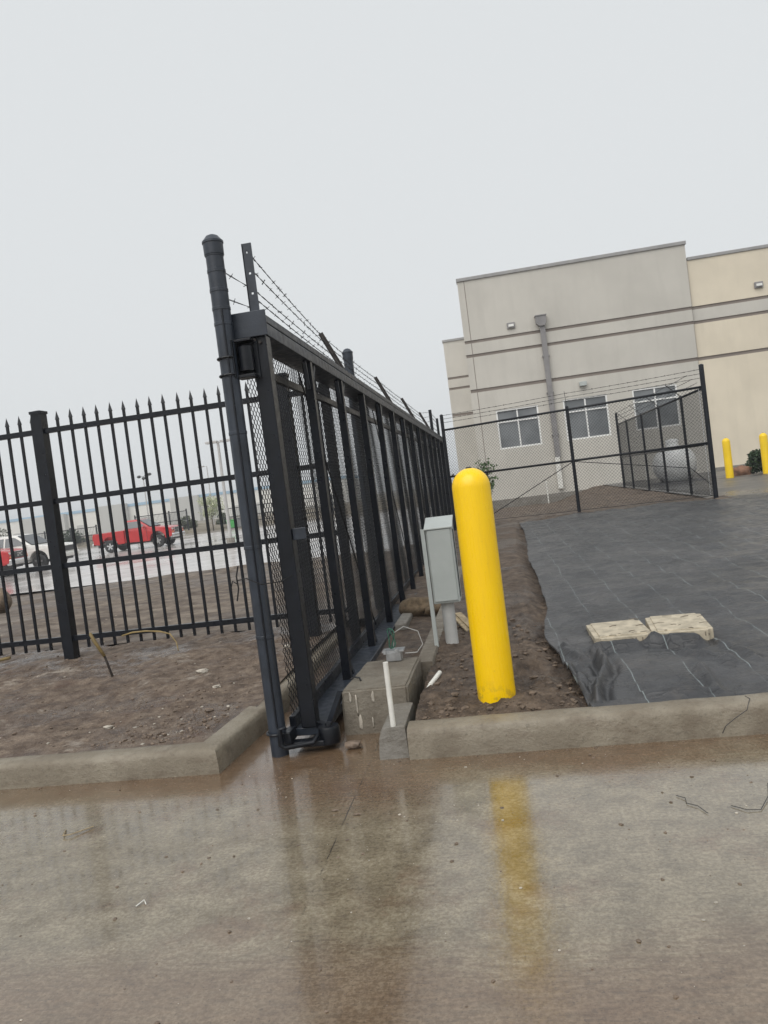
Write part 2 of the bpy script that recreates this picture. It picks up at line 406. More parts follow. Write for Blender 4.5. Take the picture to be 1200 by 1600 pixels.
sp = g.math('MULTIPLY', g.maprange(n3, .50, .60), g.maprange(g.math('ADD', sx.outputs[2], g.math('MULTIPLY', n1, .12)), .36, .20))
c = g.mix(g.math('MULTIPLY', sp, .4), c, (.16, .10, .05))
setv(g, p, 'Base Color', c); setv(g, p, 'Roughness', g.maprange(dr, .35, .65, .2, .42))
b = g.n('ShaderNodeBump'); b.inputs['Strength'].default_value = .12; b.inputs['Distance'].default_value = .004
g.l(g.math('ADD', n2, g.math('MULTIPLY', dr, .8)), b.inputs['Height']); g.l(b.outputs[0], p.inputs['Normal'])
simple('far_yellow', (.93, .62, .01), .4, .05, 3)
simple('box_grey', (.42, .45, .435), .42, .06, 5, .03, 60)
simple('pvc_grey', (.46, .46, .445), .4, .12, 6)
simple('pvc_white', (.72, .71, .66), .4, .10, 12)
simple('lid_beige', (.56, .49, .37), .65, .22, 17, .3, 90, col2=(.36, .315, .235))
simple('lid_wear', (.17, .14, .105), .7, .4, 40)
simple('yellow_tape', (.26, .185, .07), .55, .3, 12)
simple('burlap', (.14, .10, .06), .9, .35, 25, .5, 140)
simple('straw', (.34, .27, .17), .8, .3, 25)
simple('stone_pale', (.42, .38, .32), .6, .35, 22, .2, 90)
simple('stone_brown', (.15, .11, .08), .6, .4, 22, .2, 90)
simple('clod', (.13, .095, .068), .75, .35, 30)
simple('boulder', (.17, .125, .085), .75, .4, 8, .5, 40)
simple('red_boulder', (.20, .105, .065), .8, .35, 6, .5, 30)
# stucco walls
def stucco(name, c, sc=.6):
    g, p, pos = newmat(name)
    n1 = g.noise(pos, sc, 5, .6); n2 = g.noise(pos, 30, 4, .6)
    mp = g.n('ShaderNodeMapping'); mp.inputs['Scale'].default_value = (3, 3, .35); g.l(pos, mp.inputs[0])
    n3 = g.noise(mp.outputs[0], 1.1, 5, .6)
    cc = g.mix(g.maprange(n1, .3, .7), tuple(v*1.05 for v in c), tuple(v*.94 for v in c))
    cc = g.mix(g.math('MULTIPLY', g.maprange(n3, .47, .66), .14), cc, tuple(v*.72 for v in c))
    setv(g, p, 'Base Color', cc); p.inputs['Roughness'].default_value = .85
    b = g.n('ShaderNodeBump'); b.inputs['Strength'].default_value = .25; b.inputs['Distance'].default_value = .004
    g.l(n2, b.inputs['Height']); g.l(b.outputs[0], p.inputs['Normal'])
stucco('stucco_greige', (.545, .52, .468)); stucco('stucco_tan', (.70, .625, .495)); stucco('stucco_band', (.235, .20, .175))
stucco('stucco_grey', (.49, .47, .43))
simple('coping', (.30, .295, .29), .5, .1, 3)
simple('pipe_grey', (.235, .225, .225), .5, .1, 3)
simple('window_white', (.80, .80, .78), .45, .05, 5)
g, p, pos = newmat('window_glass')
n1 = g.noise(pos, .9, 3, .5)
setv(g, p, 'Base Color', g.mix(g.maprange(n1, .35, .65), (.12, .13, .137), (.20, .212, .22)))  # pane colour raised to paint in a paler reflection
p.inputs['Roughness'].default_value = .08
simple('tank_white', (.80, .81, .80), .35, .08, 3)
simple('tank_steel', (.12, .12, .125), .6, .2, 8)
simple('lamp_glass', (.8, .8, .76), .2, .05, 8)
simple('car_red', (.45, .02, .022), .22, .08, 3, spec=.6)
simple('car_white', (.72, .71, .67), .25, .05, 3, spec=.6)
simple('car_dark', (.045, .05, .058), .25, .1, 3, spec=.6)
simple('car_silver', (.45, .45, .45), .35, .1, 4, metal=.4)
simple('car_glass', (.035, .042, .048), .06, .15, 2, spec=.8)
simple('tyre', (.022, .022, .023), .7, .25, 20)
simple('chrome', (.62, .62, .62), .18, .08, 6, metal=.9)
simple('trim_black', (.02, .02, .022), .45, .2, 10)
simple('headlight', (.68, .66, .60), .12, .1, 10)
simple('amber', (.75, .28, .03), .3, .1, 10)
simple('dumpster_green', (.05, .33, .07), .5, .15, 3)
simple('dumpster_grey', (.16, .16, .16), .6, .15, 3)
simple('warehouse_white', (.78, .76, .71), .8, .04, .05)
simple('warehouse_grey', (.50, .49, .46), .8, .06, .05)
simple('warehouse_blue', (.30, .47, .62), .7, .05, .05)
simple('pole_grey', (.46, .45, .44), .6, .1, 2)  # base grey lightened to paint in the paling of distant haze
simple('bark', (.11, .085, .065), .85, .3, 18, .4, 60)
simple('leaf_green', (.06, .11, .032), .6, .4, 8)
simple('leaf_dark', (.030, .060, .024), .6, .4, 8)
simple('leaf_blossom', (.62, .62, .48), .7, .25, 4, col2=(.30, .36, .16))
simple('hedge', (.085, .10, .055), .7, .4, 5)
simple('twig', (.05, .04, .033), .8, .3, 40)
simple('copper_wire', (.03, .12, .08), .5, .3, 40)

# ================================================================ setting
def ground_right(x, y):
    k = .128 + .0165*(min(y, 15)-3.5) + .012*max(0, min(x, 4))*(min(y, 15)-3.5)/11
    if y > 15:
        t = (y-15)/13
        tgt = .03 + (.42-.03)*sstep(1.6, 3.6, x); k = k + (tgt-k)*min(1, t)
    return k
def ground_left(x, y):
    if y < 6.5: return .112 + .042*sstep(3.6, 5.6, y)
    return .154 - .70*sstep(6.5, 22.5, y)
def strip_h(x, y):       # between the gate and the concrete strip
    return .015 + .055*sstep(4.2, 6, y) + .016*max(0, y-6)
def grid(name, xs, ys, hf, mat, parent=None, smooth=True):
    nx, ny = len(xs), len(ys)
    V = [(x, y, hf(x, y)) for y in ys for x in xs]
    I = np.arange(nx*ny).reshape(ny, nx)
    Fc = np.stack([I[:-1, :-1], I[:-1, 1:], I[1:, 1:], I[1:, :-1]], -1).reshape(-1, 4)
    me = fast_mesh(name, V, Fc, mat)
    if smooth: me.polygons.foreach_set('use_smooth', np.ones(len(me.polygons), bool))
    return me
def prog(a, b, d0, gf, dmax):
    r = [a]; d = d0
    while r[-1] < b: r.append(min(b, r[-1]+d)); d = min(dmax, d*gf)
    return r
def st(o, kind='structure'): o['kind'] = kind; return o
# far ground sheet
st(fast_obj('ground', grid('ground', [-700, -400, -150, -60, 0, 60, 150, 400, 700], [-150, -60, 0, 60, 120, 250, 450, 700], lambda x, y: -.72, 'far_dirt')))
# concrete drive with a sawn joint at x=-0.745
xs = sorted(set([-60, -30, -15, -8, -5, -3.5, -2.5, -1.8, -1.4, -1.1, -.9, -.76, -.7475, -.7465, -.7435, -.7425, -.73, -.6, -.3, 0, .4, .8, 1.3, 2, 3, 5, 8, 15, 30, 60]))
ys = [-40, -20, -10, -5, -2, 0, 1, 1.6, 2, 2.4, 2.8, 3.1, 3.3, 3.5, 3.7, 3.95, 4.2, 4.4]
def road_h(x, y):
    z = 0.0
    pass
    z += .004*sstep(3.6, 4.4, y)
    return z
st(fast_obj('road', grid('road', xs, ys, road_h, 'wet_concrete', smooth=False)))
# left mud: near patch fine, far patch coarse
def mudL(x, y):
    z = ground_left(x, y)
    e = sstep(3.55, 3.8, y)*sstep(-1.55, -1.75, x)
    z += e*(.024*fbm(x, y, 1.3, 1.1) + .016*fbm(x, y, 6, 2.2) + .010*abs(fbm(x, y, 20, 3.3, 4)))
    if y > 6.2: z += sstep(6.2, 9, y)*(.07*fbm(x, y, .35, 5.5) + .014*fbm(x, y, 1.6, 6.1))
    if y > 19: z += sstep(19, 21.5, y)*sstep(23, 22, y)*(.16*max(0, fbm(x, y, .55, 9.3))+.05)*sstep(-13, -11, x)
    return z
xs = [-60, -40, -25, -18, -14, -11, -9, -7.5, -6.5] + list(np.arange(-5.8, -1.5, .028)) + [-1.5]
ys = prog(3.56, 6.6, .022, 1.004, .04)
st(fast_obj('mud_bed', grid('mud_bed', xs, ys, mudL, 'mud_plain')))
xs = prog(-5, 60, .35, 1.06, 3)[::-1]; xs = sorted([-1.2 - (q+5)*.9 for q in xs])
ys = prog(6.6, 22.6, .06, 1.015, .3)
st(fast_obj('mud_field', grid('mud_field', xs, ys, lambda x, y: mudL(x, y) if y > 6.61 else mudL(x, 6.6), 'mud_far')))
# narrow mud run under the gate
xs = list(np.arange(-1.62, -.55, .03)); ys = prog(4.36, 30, .035, 1.012, .4)
def mudG(x, y):
    return strip_h(x, y)*sstep(4.36, 4.6, y) - .02*(1-sstep(4.36, 4.6, y)) + .012*fbm(x, y, 3, 4.4)*sstep(4.4, 4.8, y) + .006*fbm(x, y, 14, 7.1)
st(fast_obj('gate_dirt', grid('gate_dirt', xs, ys, mudG, 'mud_dark')))
# right mud bed round the bollard
FX0 = .25
def fab_edge(y): return FX0 + .012*math.sin(y*1.1) + .006*math.sin(y*2.3+1) - .07*sstep(4.6, 5.2, y)*sstep(6.5, 5.4, y) + .05*sstep(9, 14, y) + .05*sstep(4.6, 3.6, y)
def mudR(x, y):
    z = ground_right(x, y)
    e = sstep(3.58, 3.7, y)
    k = sstep(.9, .2, x)*sstep(9, 5, y)
    z += e*(.008 + (.012 + .016*k)*fbm(x, y, 2.6, 8.2) + (.006+.020*k)*abs(fbm(x, y, 9, 9.2)) + .016*k*abs(fbm(x, y, 24, 3.7, 4)))
    d = math.hypot(x-.06, y-4.35); z -= .07*sstep(.22, .05, d)
    return z - .06*sstep(-.14, .0, x-fab_edge(y))*sstep(14.3, 13.3, y)
xs = list(np.arange(-.53, .5, .018)) + [.6, .8, 1, 1.5, 2, 3, 4]; ys = prog(3.56, 15.6, .018, 1.009, .25)
st(fast_obj('planting_bed', grid('planting_bed', xs, ys, mudR, 'mud_dark')))
# mulch enclosure, up to the building
def mulchh(x, y): return ground_right(x, y) + .03*fbm(x, y, 1.4, 2.9) + .015*fbm(x, y, 5, 4.9) + .012
xs = list(np.arange(-.6, 4.0, .08)); ys = prog(13.2, 28.1, .1, 1.01, .3)
def mulch_cut(x, y): return mulchh(x, y) - (.10 if y < 15.55-.43*(x+1)+.35 and x < 3.6 else 0)
st(fast_obj('mulch_bed', grid('mulch_bed', xs, ys, mulch_cut, 'mulch')))
# asphalt apron beside the enclosure
xs = [3.62, 4, 5, 6.5, 9, 14, 25, 60]; ys = [3.6, 9, 13.4, 15, 18, 21, 24, 28.1]
st(fast_obj('asphalt_apron', grid('asphalt_apron', xs, ys, lambda x, y: ground_right(max(x, 3.62), y)+(.03 if y > 14 else -.02), 'wet_asphalt')))
# parking lot
st(fast_obj('parking_lot', grid('parking_lot', [-140, -90, -60, -40, -25, -15, -8, -2.5], [21.8, 26, 32, 40, 50, 62.5], lambda x, y: -.5, 'wet_lot')))
def verge_h(x, y): return -.5 + .5*sstep(62.4, 66, y)*(.5+.9*abs(fbm(x, y, .25, 3.2))) + .08*fbm(x, y, .9, 1.2) + .10
st(fast_obj('verge', grid('verge', list(np.arange(-110, 0, 1.0)), list(np.arange(62.5, 92, 1.0)), verge_h, 'far_dirt')))
mb = MB(); mb.box(-110, -2.5, 62.2, 62.5, -.6, -.36); struct('lot_kerb', mb, 'lot_kerb')

# ---- kerbs: a profile swept along a mitred path, with cast-in unevenness
def sweep(path, prof, step=.05, amp=.0018, seed=0., endcaps=True):
    """path: 2D points; prof: (offset to the left of travel, z)"""
    P = [Vector(q) for q in path]; N = []
    for i in range(len(P)):
        d1 = (P[i]-P[i-1]).normalized() if i else None; d2 = (P[i+1]-P[i]).normalized() if i < len(P)-1 else None
        a = d1 or d2; b_ = d2 or d1
        n1 = Vector((-a.y, a.x)); n2 = Vector((-b_.y, b_.x)); m = (n1+n2).normalized(); N.append(m/max(.3, m.dot(n1)))
    rings = []
    for i in range(len(P)-1):
        L = (P[i+1]-P[i]).length; k = max(1, min(160, int(L/step)))
        for j in range(k + (1 if i == len(P)-2 else 0)):
            t = j/k; q = P[i].lerp(P[i+1], t); n = N[i].lerp(N[i+1], t)
            rings.append([(q.x+n.x*o, q.y+n.y*o, z) for o, z in prof])
    mb = MB(); n = len(prof); V = []
    for rg_ in rings:
        for (x, y, z) in rg_:
            v = Vector((x*9, y*9, z*9+seed)); dv = mn.noise_vector(v)*amp + mn.noise_vector(v*3)*amp*.6
            V.append((x+dv.x*(.3), y+dv.y, z+dv.z))
    Fc = [(i*n+k, i*n+k+1, (i+1)*n+k+1, (i+1)*n+k) for i in range(len(rings)-1) for k in range(n-1)]
    if endcaps: Fc += [tuple(range(n)), tuple((len(rings)-1)*n+k for k in range(n-1, -1, -1))]
    return mb.add(V, Fc)
def kprof(h, w=.145, d=-.05):
    return [(0, d), (0.0, .02), (.004, h*.5), (.008, h-.03), (.013, h-.014), (.022, h-.004), (.036, h), (w*.6, h+.003), (w-.01, h+.002), (w, h-.006), (w, d)]
kl = struct('left_kerb', sweep([(-45, 3.47), (-9, 3.465), (-1.482, 3.465), (-1.425, 4.25), (-1.415, 6.2)], kprof(.118, .135), seed=1), 'kerb_concrete', smooth=True, sharp=40)
kr = struct('right_kerb', sweep([(-.557, 3.462), (1.35, 3.462), (9, 3.45), (45, 3.44)], kprof(.137), seed=4), 'kerb_concrete', smooth=True, sharp=40)
mb = sweep([(-.63, 3.49), (-.632, 3.88)], [(.072, -.05), (.070, .03), (.062, .10), (.050, .135), (.038, .146), (-.045, .150), (-.062, .146), (-.066, .12), (-.068, -.05)], .03, seed=6)
part('kerb_end', mb, 'grey_concrete', kr, smooth=True, sharp=40)
mb = sweep([(-.572, 4.555), (-.572, 9.5)], [(.052, -.05), (.052, .185), (.046, .195), (-.046, .195), (-.052, .185), (-.052, -.05)], .06, seed=8)
part('concrete_strip', mb, 'pad_concrete', kr, smooth=True, sharp=40)
# crack across the right kerb
mb = MB(); mb.tube([(.82, 3.455, .02), (.835, 3.453, .05), (.875, 3.453, .08), (.93, 3.452, .115), (.945, 3.472, .139), (.965, 3.52, .1405), (.958, 3.565, .1405)], .0016, 4); part('crack', mb, 'trim_black', kr)

# ---- weed barrier fabric laid over the bed
FOLDS = [([(0.416, 4.472), (0.432, 4.297), (0.435, 4.052)], 0.0375, 0.0203), ([(0.425, 4.3), (0.416, 4.088), (0.381, 3.905), (0.327, 3.66)], 0.0425, 0.0188),
 ([(0.256, 4.611), (0.295, 4.504), (0.339, 4.4), (0.414, 4.272)], 0.0300, 0.0217), ([(0.25, 4.179), (0.275, 3.996), (0.30, 3.806), (.34, 3.66)], 0.0300, 0.0203), ([(0.265, 4.72), (0.322, 4.546), (0.373, 4.437), (0.421, 4.452)], 0.0275, 0.0203),
 ([(0.895, 4.341), (0.952, 4.25), (1.034, 4.091)], 0.0250, 0.0290), ([(0.882, 3.99), (0.88, 3.812), (0.872, 3.67)], 0.0275, 0.0232), ([(0.56, 3.69), (0.7, 3.65), (0.82, 3.67)], 0.0175, 0.0261), ([(0.231, 4.311), (0.26, 4.2), (0.30, 4.21)], 0.0200, 0.0203),
 ([(0.421, 4.0), (0.459, 4.223), (0.457, 4.49)], 0.0325, 0.0174), ([(.79, 4.62), (.86, 4.57), (1.0, 4.545)], 0.0562, 0.0435), ([(.45, 4.60), (.6, 4.585), (.76, 4.61)], 0.0275, 0.0319), ([(.30, 4.0), (.35, 3.85), (.36, 3.7)], 0.0250, 0.0174), ([(1.05, 4.7), (1.15, 4.4), (1.18, 4.1)], 0.0200, 0.0290)]
def fab_h(x, y):
    z = ground_right(x, y) + .026
    z += .024*fbm(x*.8, y, 1.6, 11.1) + .014*fbm(x, y*1.1, 4.0, 12.7)
    # gathered folds near the front corner and creases elsewhere
    if x < 1.2 and y < 5.2:
        for pts, hh, wd in FOLDS:
            dm = 9.
            for (ax, ay), (bx2, by2) in zip(pts[:-1], pts[1:]):
                ex, ey = bx2-ax, by2-ay; t = max(0, min(1, ((x-ax)*ex+(y-ay)*ey)/(ex*ex+ey*ey))); dm = min(dm, math.hypot(x-ax-t*ex, (y-ay-t*ey)*.75))
            if dm < .1: z += hh*(math.exp(-(dm/wd)**2) - .35*math.exp(-((dm-2.2*wd)/wd)**2))
    w2 = sstep(.9, .3, abs(y-4.1))*sstep(.3, 1.0, x)
    z += w2*.012*fbm(x*.5, y, 4.5, 21.0)
    # ridges along the sheet
    for k, (xx, yy, rad, hh) in enumerate(((1.9, 5.6, .9, .018), (1.5, 6.9, .7, .016), (2.6, 4.4, 1.0, .02), (.8, 7.6, .5, .012), (1.25, 4.1, .45, .016))):
        q = math.hypot((x-xx)*.8, (y-yy)*2.2); z += hh*sstep(rad, 0, q)*abs(math.sin((y-yy)*13+(x-xx)*3.0))
    z -= .02*sstep(.30, .16, max(abs(x-.79)*.75, abs(y-4.86)))
    return z
nu = 230; ys = prog(3.585, 15.4, .013, 1.009, .16); V = []; us = [((i/nu)**2.4 if i < nu else 1.) for i in range(nu+1)]
for y in ys:
    x0 = fab_edge(y); x1 = 9.5
    far = 15.52 - .43*(0)  # clipped below
    for u_ in us:
        x = x0 + (x1-x0)*u_
        ymax = 14.05 + .62*max(0, min(1.25, x-.2)) - .30*max(0, x-1.45)*(x < 3.7) - (.3*2.25)*(x >= 3.7) + .05*math.sin(x*5)
        yy = 3.585 + (y-3.585)*(ymax-3.585)/(15.4-3.585)
        z = fab_h(x, yy)
        if yy < 3.66: z = max(z - .02*(3.66-yy)/.075, .142) if yy > 3.59 else .138
        if u_ == 0: z -= .014
        V.append((x + .004*math.sin(yy*11)*(1-u_)**6, yy, z))
ny = len(ys); I = np.arange(ny*(nu+1)).reshape(ny, nu+1)
me = fast_mesh('weed_fabric', V, np.stack([I[:-1, :-1], I[:-1, 1:], I[1:, 1:], I[1:, :-1]], -1).reshape(-1, 4), 'weed_fabric')
me.polygons.foreach_set('use_smooth', np.ones(len(me.polygons), bool))
o = fast_obj('weed_fabric', me); o['label'] = 'dark grey woven weed barrier sheet with pale thread lines covering the bed'; o['category'] = 'ground fabric'

# ================================================================ building
def wall_box(mb, x0, x1, y0, y1, z0, z1): mb.box(x0, x1, y0, y1, z0, z1)
B = thing('warehouse_building', 'tan stucco commercial building with three white framed windows and dark stripes', 'building', (4, 28, 0))
YF = 28.0
WINS = [(.20, 1.70, 2.15, 3.565), (2.57, 4.10, 2.15, 3.61), (4.955, 6.465, 2.18, 3.625)]
STR = [(6.065, 6.175), (5.565, 5.675), (4.30, 4.42)]
def facade(x0, x1, y, ztop, wins, name, mats, th=.30, zb=-.6, xl=None):
    """front built from panels between the recessed stripes; window openings left free"""
    zs = [zb] + [v for a, b_ in reversed(STR) for v in (a, b_)] + [ztop]
    for i in range(0, len(zs), 2):
        z0, z1 = zs[i], zs[i+1]
        mb = MB(); xcuts = x0
        ws = [w for w in wins if w[2] > z0 and w[3] < z1]
        for w in ws:
            mb.box(xcuts, w[0], y, y+th, z0, z1); mb.box(w[0], w[1], y, y+th, z0, w[2]); mb.box(w[0], w[1], y, y+th, w[3], z1); xcuts = w[1]
        mb.box(xcuts, x1, y, y+th, z0, z1)
        part(name, mb, mats[i//2], B)
    for a, b_ in STR:
        mb = MB(); mb.box(x0+.01, x1-.01, y+.035, y+th-.01, a-.001, b_+.001); part('stripe', mb, 'stucco_band', B)
facade(-.60, 7.25, YF, 8.30, WINS, 'wall', ['stucco_greige']*4)
facade(7.252, 60, YF+.09, 7.76, [], 'wall', ['stucco_tan', 'stucco_tan', 'stucco_greige', 'stucco_tan'])
facade(-1.80, -.30, 37, 7.86, [], 'wall', ['stucco_greige']*4)
mb = MB(); mb.box(-.63, 7.29, YF-.05, YF+.36, 8.30, 8.42); part('coping', mb, 'coping', B, bevel=.012)
mb = MB(); mb.box(7.292, 60, YF+.05, YF+.45, 7.76, 7.87); part('coping', mb, 'coping', B, bevel=.012)
mb = MB(); mb.box(-1.84, -.595, 36.95, 37.4, 7.86, 7.97); part('coping', mb, 'coping', B, bevel=.012)
mb = MB(); mb.box(-.592, -.30, YF+.301, 37-.001, -.6, 8.29); mb.box(6.95, 7.249, YF+.301, 45, -.6, 8.29); part('side_wall', mb, 'stucco_greige', B)
mb = MB(); mb.box(-1.79, -1.5, 37.302, 60, -.6, 7.85); part('side_wall', mb, 'stucco_greige', B)
mb = MB(); mb.box(-.28, 6.9, YF+.32, 45, 7.9, 8.1); part('roof', mb, 'coping', B)
mb = MB(); mb.box(7.26, 60, YF+.4, 60, 7.4, 7.6); part('roof', mb, 'coping', B)
mb = MB(); mb.box(-1.49, 7.0, 37.4, 60, 7.4, 7.6); part('roof', mb, 'coping', B)
# control joint near the left corner and between the two blocks
for x in (-.36,):
    mb = MB(); mb.box(x-.012, x+.012, YF-.004, YF+.02, -.4, 8.29); part('control_joint', mb, 'stucco_band', B)
mb = MB(); mb.box(7.246, 7.262, YF+.012, YF+.08, -.4, 7.75); part('control_joint', mb, 'stucco_band', B)
mb = MB(); mb.box(-.60, 7.24, YF-.035, YF-.002, -.6, .36); mb.box(7.262, 60, YF-.02, YF+.088, -.6, .56); part('foundation', mb, 'grey_concrete', B)
for wi, (x0, x1, z0, z1) in enumerate(WINS):
    mb = MB(); f_ = .055; yf = YF+.02
    mb.box(x0, x1, yf, yf+.1, z0, z0+f_); mb.box(x0, x1, yf, yf+.1, z1-f_, z1)
    mb.box(x0, x0+f_, yf, yf+.1, z0+f_, z1-f_); mb.box(x1-f_, x1, yf, yf+.1, z0+f_, z1-f_)
    xm = (x0+x1)/2; zm = z0 + (z1-z0)*.685
    mb.box(xm-.025, xm+.025, yf+.01, yf+.09, z0+f_, z1-f_); mb.box(x0+f_, xm-.0251, yf+.01, yf+.09, zm-.025, zm+.025); mb.box(xm+.0251, x1-f_, yf+.01, yf+.09, zm-.025, zm+.025)
    wobj = part('window', mb, 'window_white', B)
    for (a, b_, c, d) in ((x0+f_, xm-.025, z0+f_, zm-.025), (xm+.025, x1-f_, z0+f_, zm-.025), (x0+f_, xm-.025, zm+.025, z1-f_), (xm+.025, x1-f_, zm+.025, z1-f_)):
        m2 = MB(); m2.box(a-.003, b_+.003, yf+.05, yf+.06, c-.003, d+.003); part('pane', m2, 'window_glass', wobj)
mb = MB(); mb.box(-.25, 6.9, 29.5, 29.6, -.5, 7.8); part('inner_wall', mb, 'coping', B)
# roof drain: scupper head and downpipe
mb = MB(); mb.prism([(1.965, 6.62), (2.325, 6.62), (2.325, 6.38), (2.26, 6.27), (2.08, 6.27), (1.965, 6.38)], YF-.24, YF-.003); mb.box(1.94, 2.35, YF-.265, YF-.002, 6.62, 6.66)
dp = part('downpipe', mb, 'pipe_grey', B, bevel=.008)
mb = MB(); mb.box(2.085, 2.265, YF-.16, YF-.03, 1.6, 6.27); part('pipe', mb, 'pipe_grey', dp, bevel=.01)
mb = MB(); mb.box(2.06, 2.23, YF-.17, YF-.037, .50, 1.62); part('pipe_guard', mb, 'pvc_white', dp, bevel=.01)
for z in (2.4, 3.9, 5.2): mb = MB(); mb.box(2.05, 2.30, YF-.165, YF-.003, z, z+.04); part('strap', mb, 'pipe_grey', dp)
for (x, z, y) in ((1.10, 6.48, YF), (9.49, 6.56, YF+.09)):
    mb = MB(); mb.box(x-.14, x+.14, y-.08, y-.002, z-.10, z+.10); a = part('wall_light', mb, 'pipe_grey', B, bevel=.012)
    mb = MB(); mb.box(x-.09, x+.10, y-.12, y-.0805, z-.055, z+.03); part('lens', mb, 'lamp_glass', a, bevel=.01)
mb = MB(); mb.prism([(3.20, 4.14), (3.45, 4.14), (3.45, 3.99), (3.20, 3.99)], YF-.18, YF-.002); part('vent_hood', mb, 'box_grey', B, bevel=.01)
for x, z in ((1.65, .35), (5.05, .42)):
    mb = MB(); mb.cyl((x, YF-.35, z-.3), (x, YF-.35, z+.42), .022, 8); mb.cyl((x, YF-.35, z+.42), (x, YF-.35, z+.48), .035, 8)
    o = solo('standpipe', mb, 'pvc_white', 'white standpipe rising from mulch ' + ('under the first window' if x < 3 else 'under the third window'), 'pipe', (x, YF-.35, z-.1), group='standpipes by the wall')
# stair rail by the far wing
T = thing('stair_railing', 'small black stair railing beyond the end of the gate', 'railing', (-2.0, 33, -.2))
mb = MB(); mb.bar((-2.75, 33, .75), (-1.85, 33, 1.55), .05, .05); part('top_rail', mb, 'black_steel', T)
mb = MB(); mb.bar((-2.75, 33, .15), (-1.85, 33, .95), .04, .04); part('bottom_rail', mb, 'black_steel', T)
for i in range(8):
    t = i/7; x = -2.75+.9*t; mb = MB(); mb.box(x-.012, x+.012, 32.985, 33.015, -.3 if i in (0, 7) else .17+.8*t, .74+.8*t); part('baluster', mb, 'black_steel', T)

# ================================================================ bollards
def bollard(x, y, zg, h, r, mat, label, group):
    T = thing('bollard', label, 'bollard', (x, y, zg), group=group)
    prof = [(r*.985, -.2), (r, .0), (r, h-r*1.0)] + [(r*math.cos(a), h-r + r*math.sin(a)) for a in np.linspace(.12, math.pi/2-.05, 9)]
    mb = MB(); mb.lathe(prof, 40, (x, y, zg)); part('sleeve', mb, mat, T, smooth=True, sharp=60)
    mb = MB(); mb.lathe([(r*.16, h-.012), (r*.16, h+.001), (r*.10, h+.006), (.002, h+.006)], 14, (x, y, zg)); part('cap_plug', mb, 'trim_black', T, smooth=True)
    return T
bollard(-.138, 3.855, .14, 1.165, .0955, 'bollard_yellow', 'large yellow bollard in the foreground mud beside the grey box', 'yellow bollards')
bollard(5.905, 21.05, .40, 1.06, .098, 'far_yellow', 'distant yellow bollard just right of the chain link corner post', 'yellow bollards')
bollard(6.82, 21.05, .38, 1.09, .098, 'far_yellow', 'distant yellow bollard at the right edge behind the dark shrub', 'yellow bollards')

# ================================================================ sliding gate
GX = -1.09; GY0, GY1 = 3.745, 16.45
G = thing('sliding_gate', 'long black sliding gate with chain link infill and barbed wire on top', 'gate', (GX, GY0, .05))
mb = MB(); mb.box(-1.135, -1.055, GY0, GY0+.085, .10, 2.095); part('upright', mb, 'black_steel', G, bevel=.006)
mb = MB(); mb.box(-1.135, -1.055, GY1-.08, GY1, .12, 2.095); part('upright', mb, 'black_steel', G, bevel=.006)
# top beam: enclosed track, a cap strip and a lower lip
tt = MB(); tt.box(-1.215, -1.052, GY0-.012, GY1+.05, 2.165, 2.205); tt.box(-1.215, -1.052, GY0-.010, GY1+.05, 2.098, 2.160)
tt.box(-1.21, -1.06, GY0-.006, GY1+.045, 2.155, 2.17); top = part('top_track', tt, 'slate_steel', G, bevel=.004)
mb = MB(); mb.box(-1.232, -1.035, GY0-.026, GY0-.013, 2.088, 2.215); part('end_plate', mb, 'slate_steel', top, bevel=.003)
mb = MB()
for (x, z) in ((-1.11, 2.075), (-1.085, 2.06)): mb.cyl((x, GY0-.012, z), (x, GY0+.01, z), .008, 8)
part('bolt', mb, 'rust_black', top)
mb = MB(); mb.box(-1.205, -1.175, GY0+.09, GY1-.085, 1.945, 1.985); part('mesh_rail', mb, 'black_steel', G)
# bottom beam
bb = MB(); bb.box(-1.20, -1.01, GY0+.02, GY1, .055, .098); bot = part('bottom_beam', bb, 'slate_steel', G, bevel=.006)
mb = MB(); mb.box(-1.20, -1.165, GY0+.02, GY1, .0985, .16); part('bottom_lip', mb, 'black_steel', bot, bevel=.004)
ybars = [4.70 + .955*i for i in range(12)]
bm_ = MB(); bm_.box(-.026, .026, -.026, .026, .0, 2.0); bar_me = mesh_of('bar', bm_, 'black_steel')
for i, y in enumerate(ybars):
    inst('bar', bar_me, G, (-1.082, y, .0985))
    if i % 2 == 1 or i == 0:      # small V gussets at the head
        mb = MB(); mb.bar((-1.082, y+.03, 1.93), (-1.075, y+.13, 2.09), .02, .03); mb.bar((-1.082, y-.03, 1.93), (-1.075, y-.10, 2.09), .02, .03); part('gusset', mb, 'slate_steel', G)
        mb = MB(); mb.bar((-1.082, y+.03, .24), (-1.075, y+.14, .10), .02, .03); part('gusset', mb, 'slate_steel', G)
V, Fc = chainlink((-1.19, GY0+.03, 0), (0, 1, 0), GY1-GY0-.06, .10, 2.09, (1, 0, 0), w=.0228, r=.0021, wob=.003)
me = fast_mesh('chain_link_mesh', V-np.array((GX, GY0, .05)), Fc, 'black_vinyl'); fast_obj('chain_link_mesh', me, G, 'stuff')
# diagonal tension cables in the frame
mb = MB()
for i in (1, 4, 7, 10):
    y0_ = ybars[i-1] if i else GY0; mb.tube([(-1.145, y0_, 2.05), (-1.145, ybars[i]+.6, .15)], .005, 5)
part('truss_rod', mb, 'black_vinyl', G)
# lock plate and ties on the near upright
mb = MB(); mb.box(-1.055, -.985, GY0+.02, GY0+.03, 1.055, 1.115); lp = part('lock_plate', mb, 'slate_steel', G, bevel=.003)
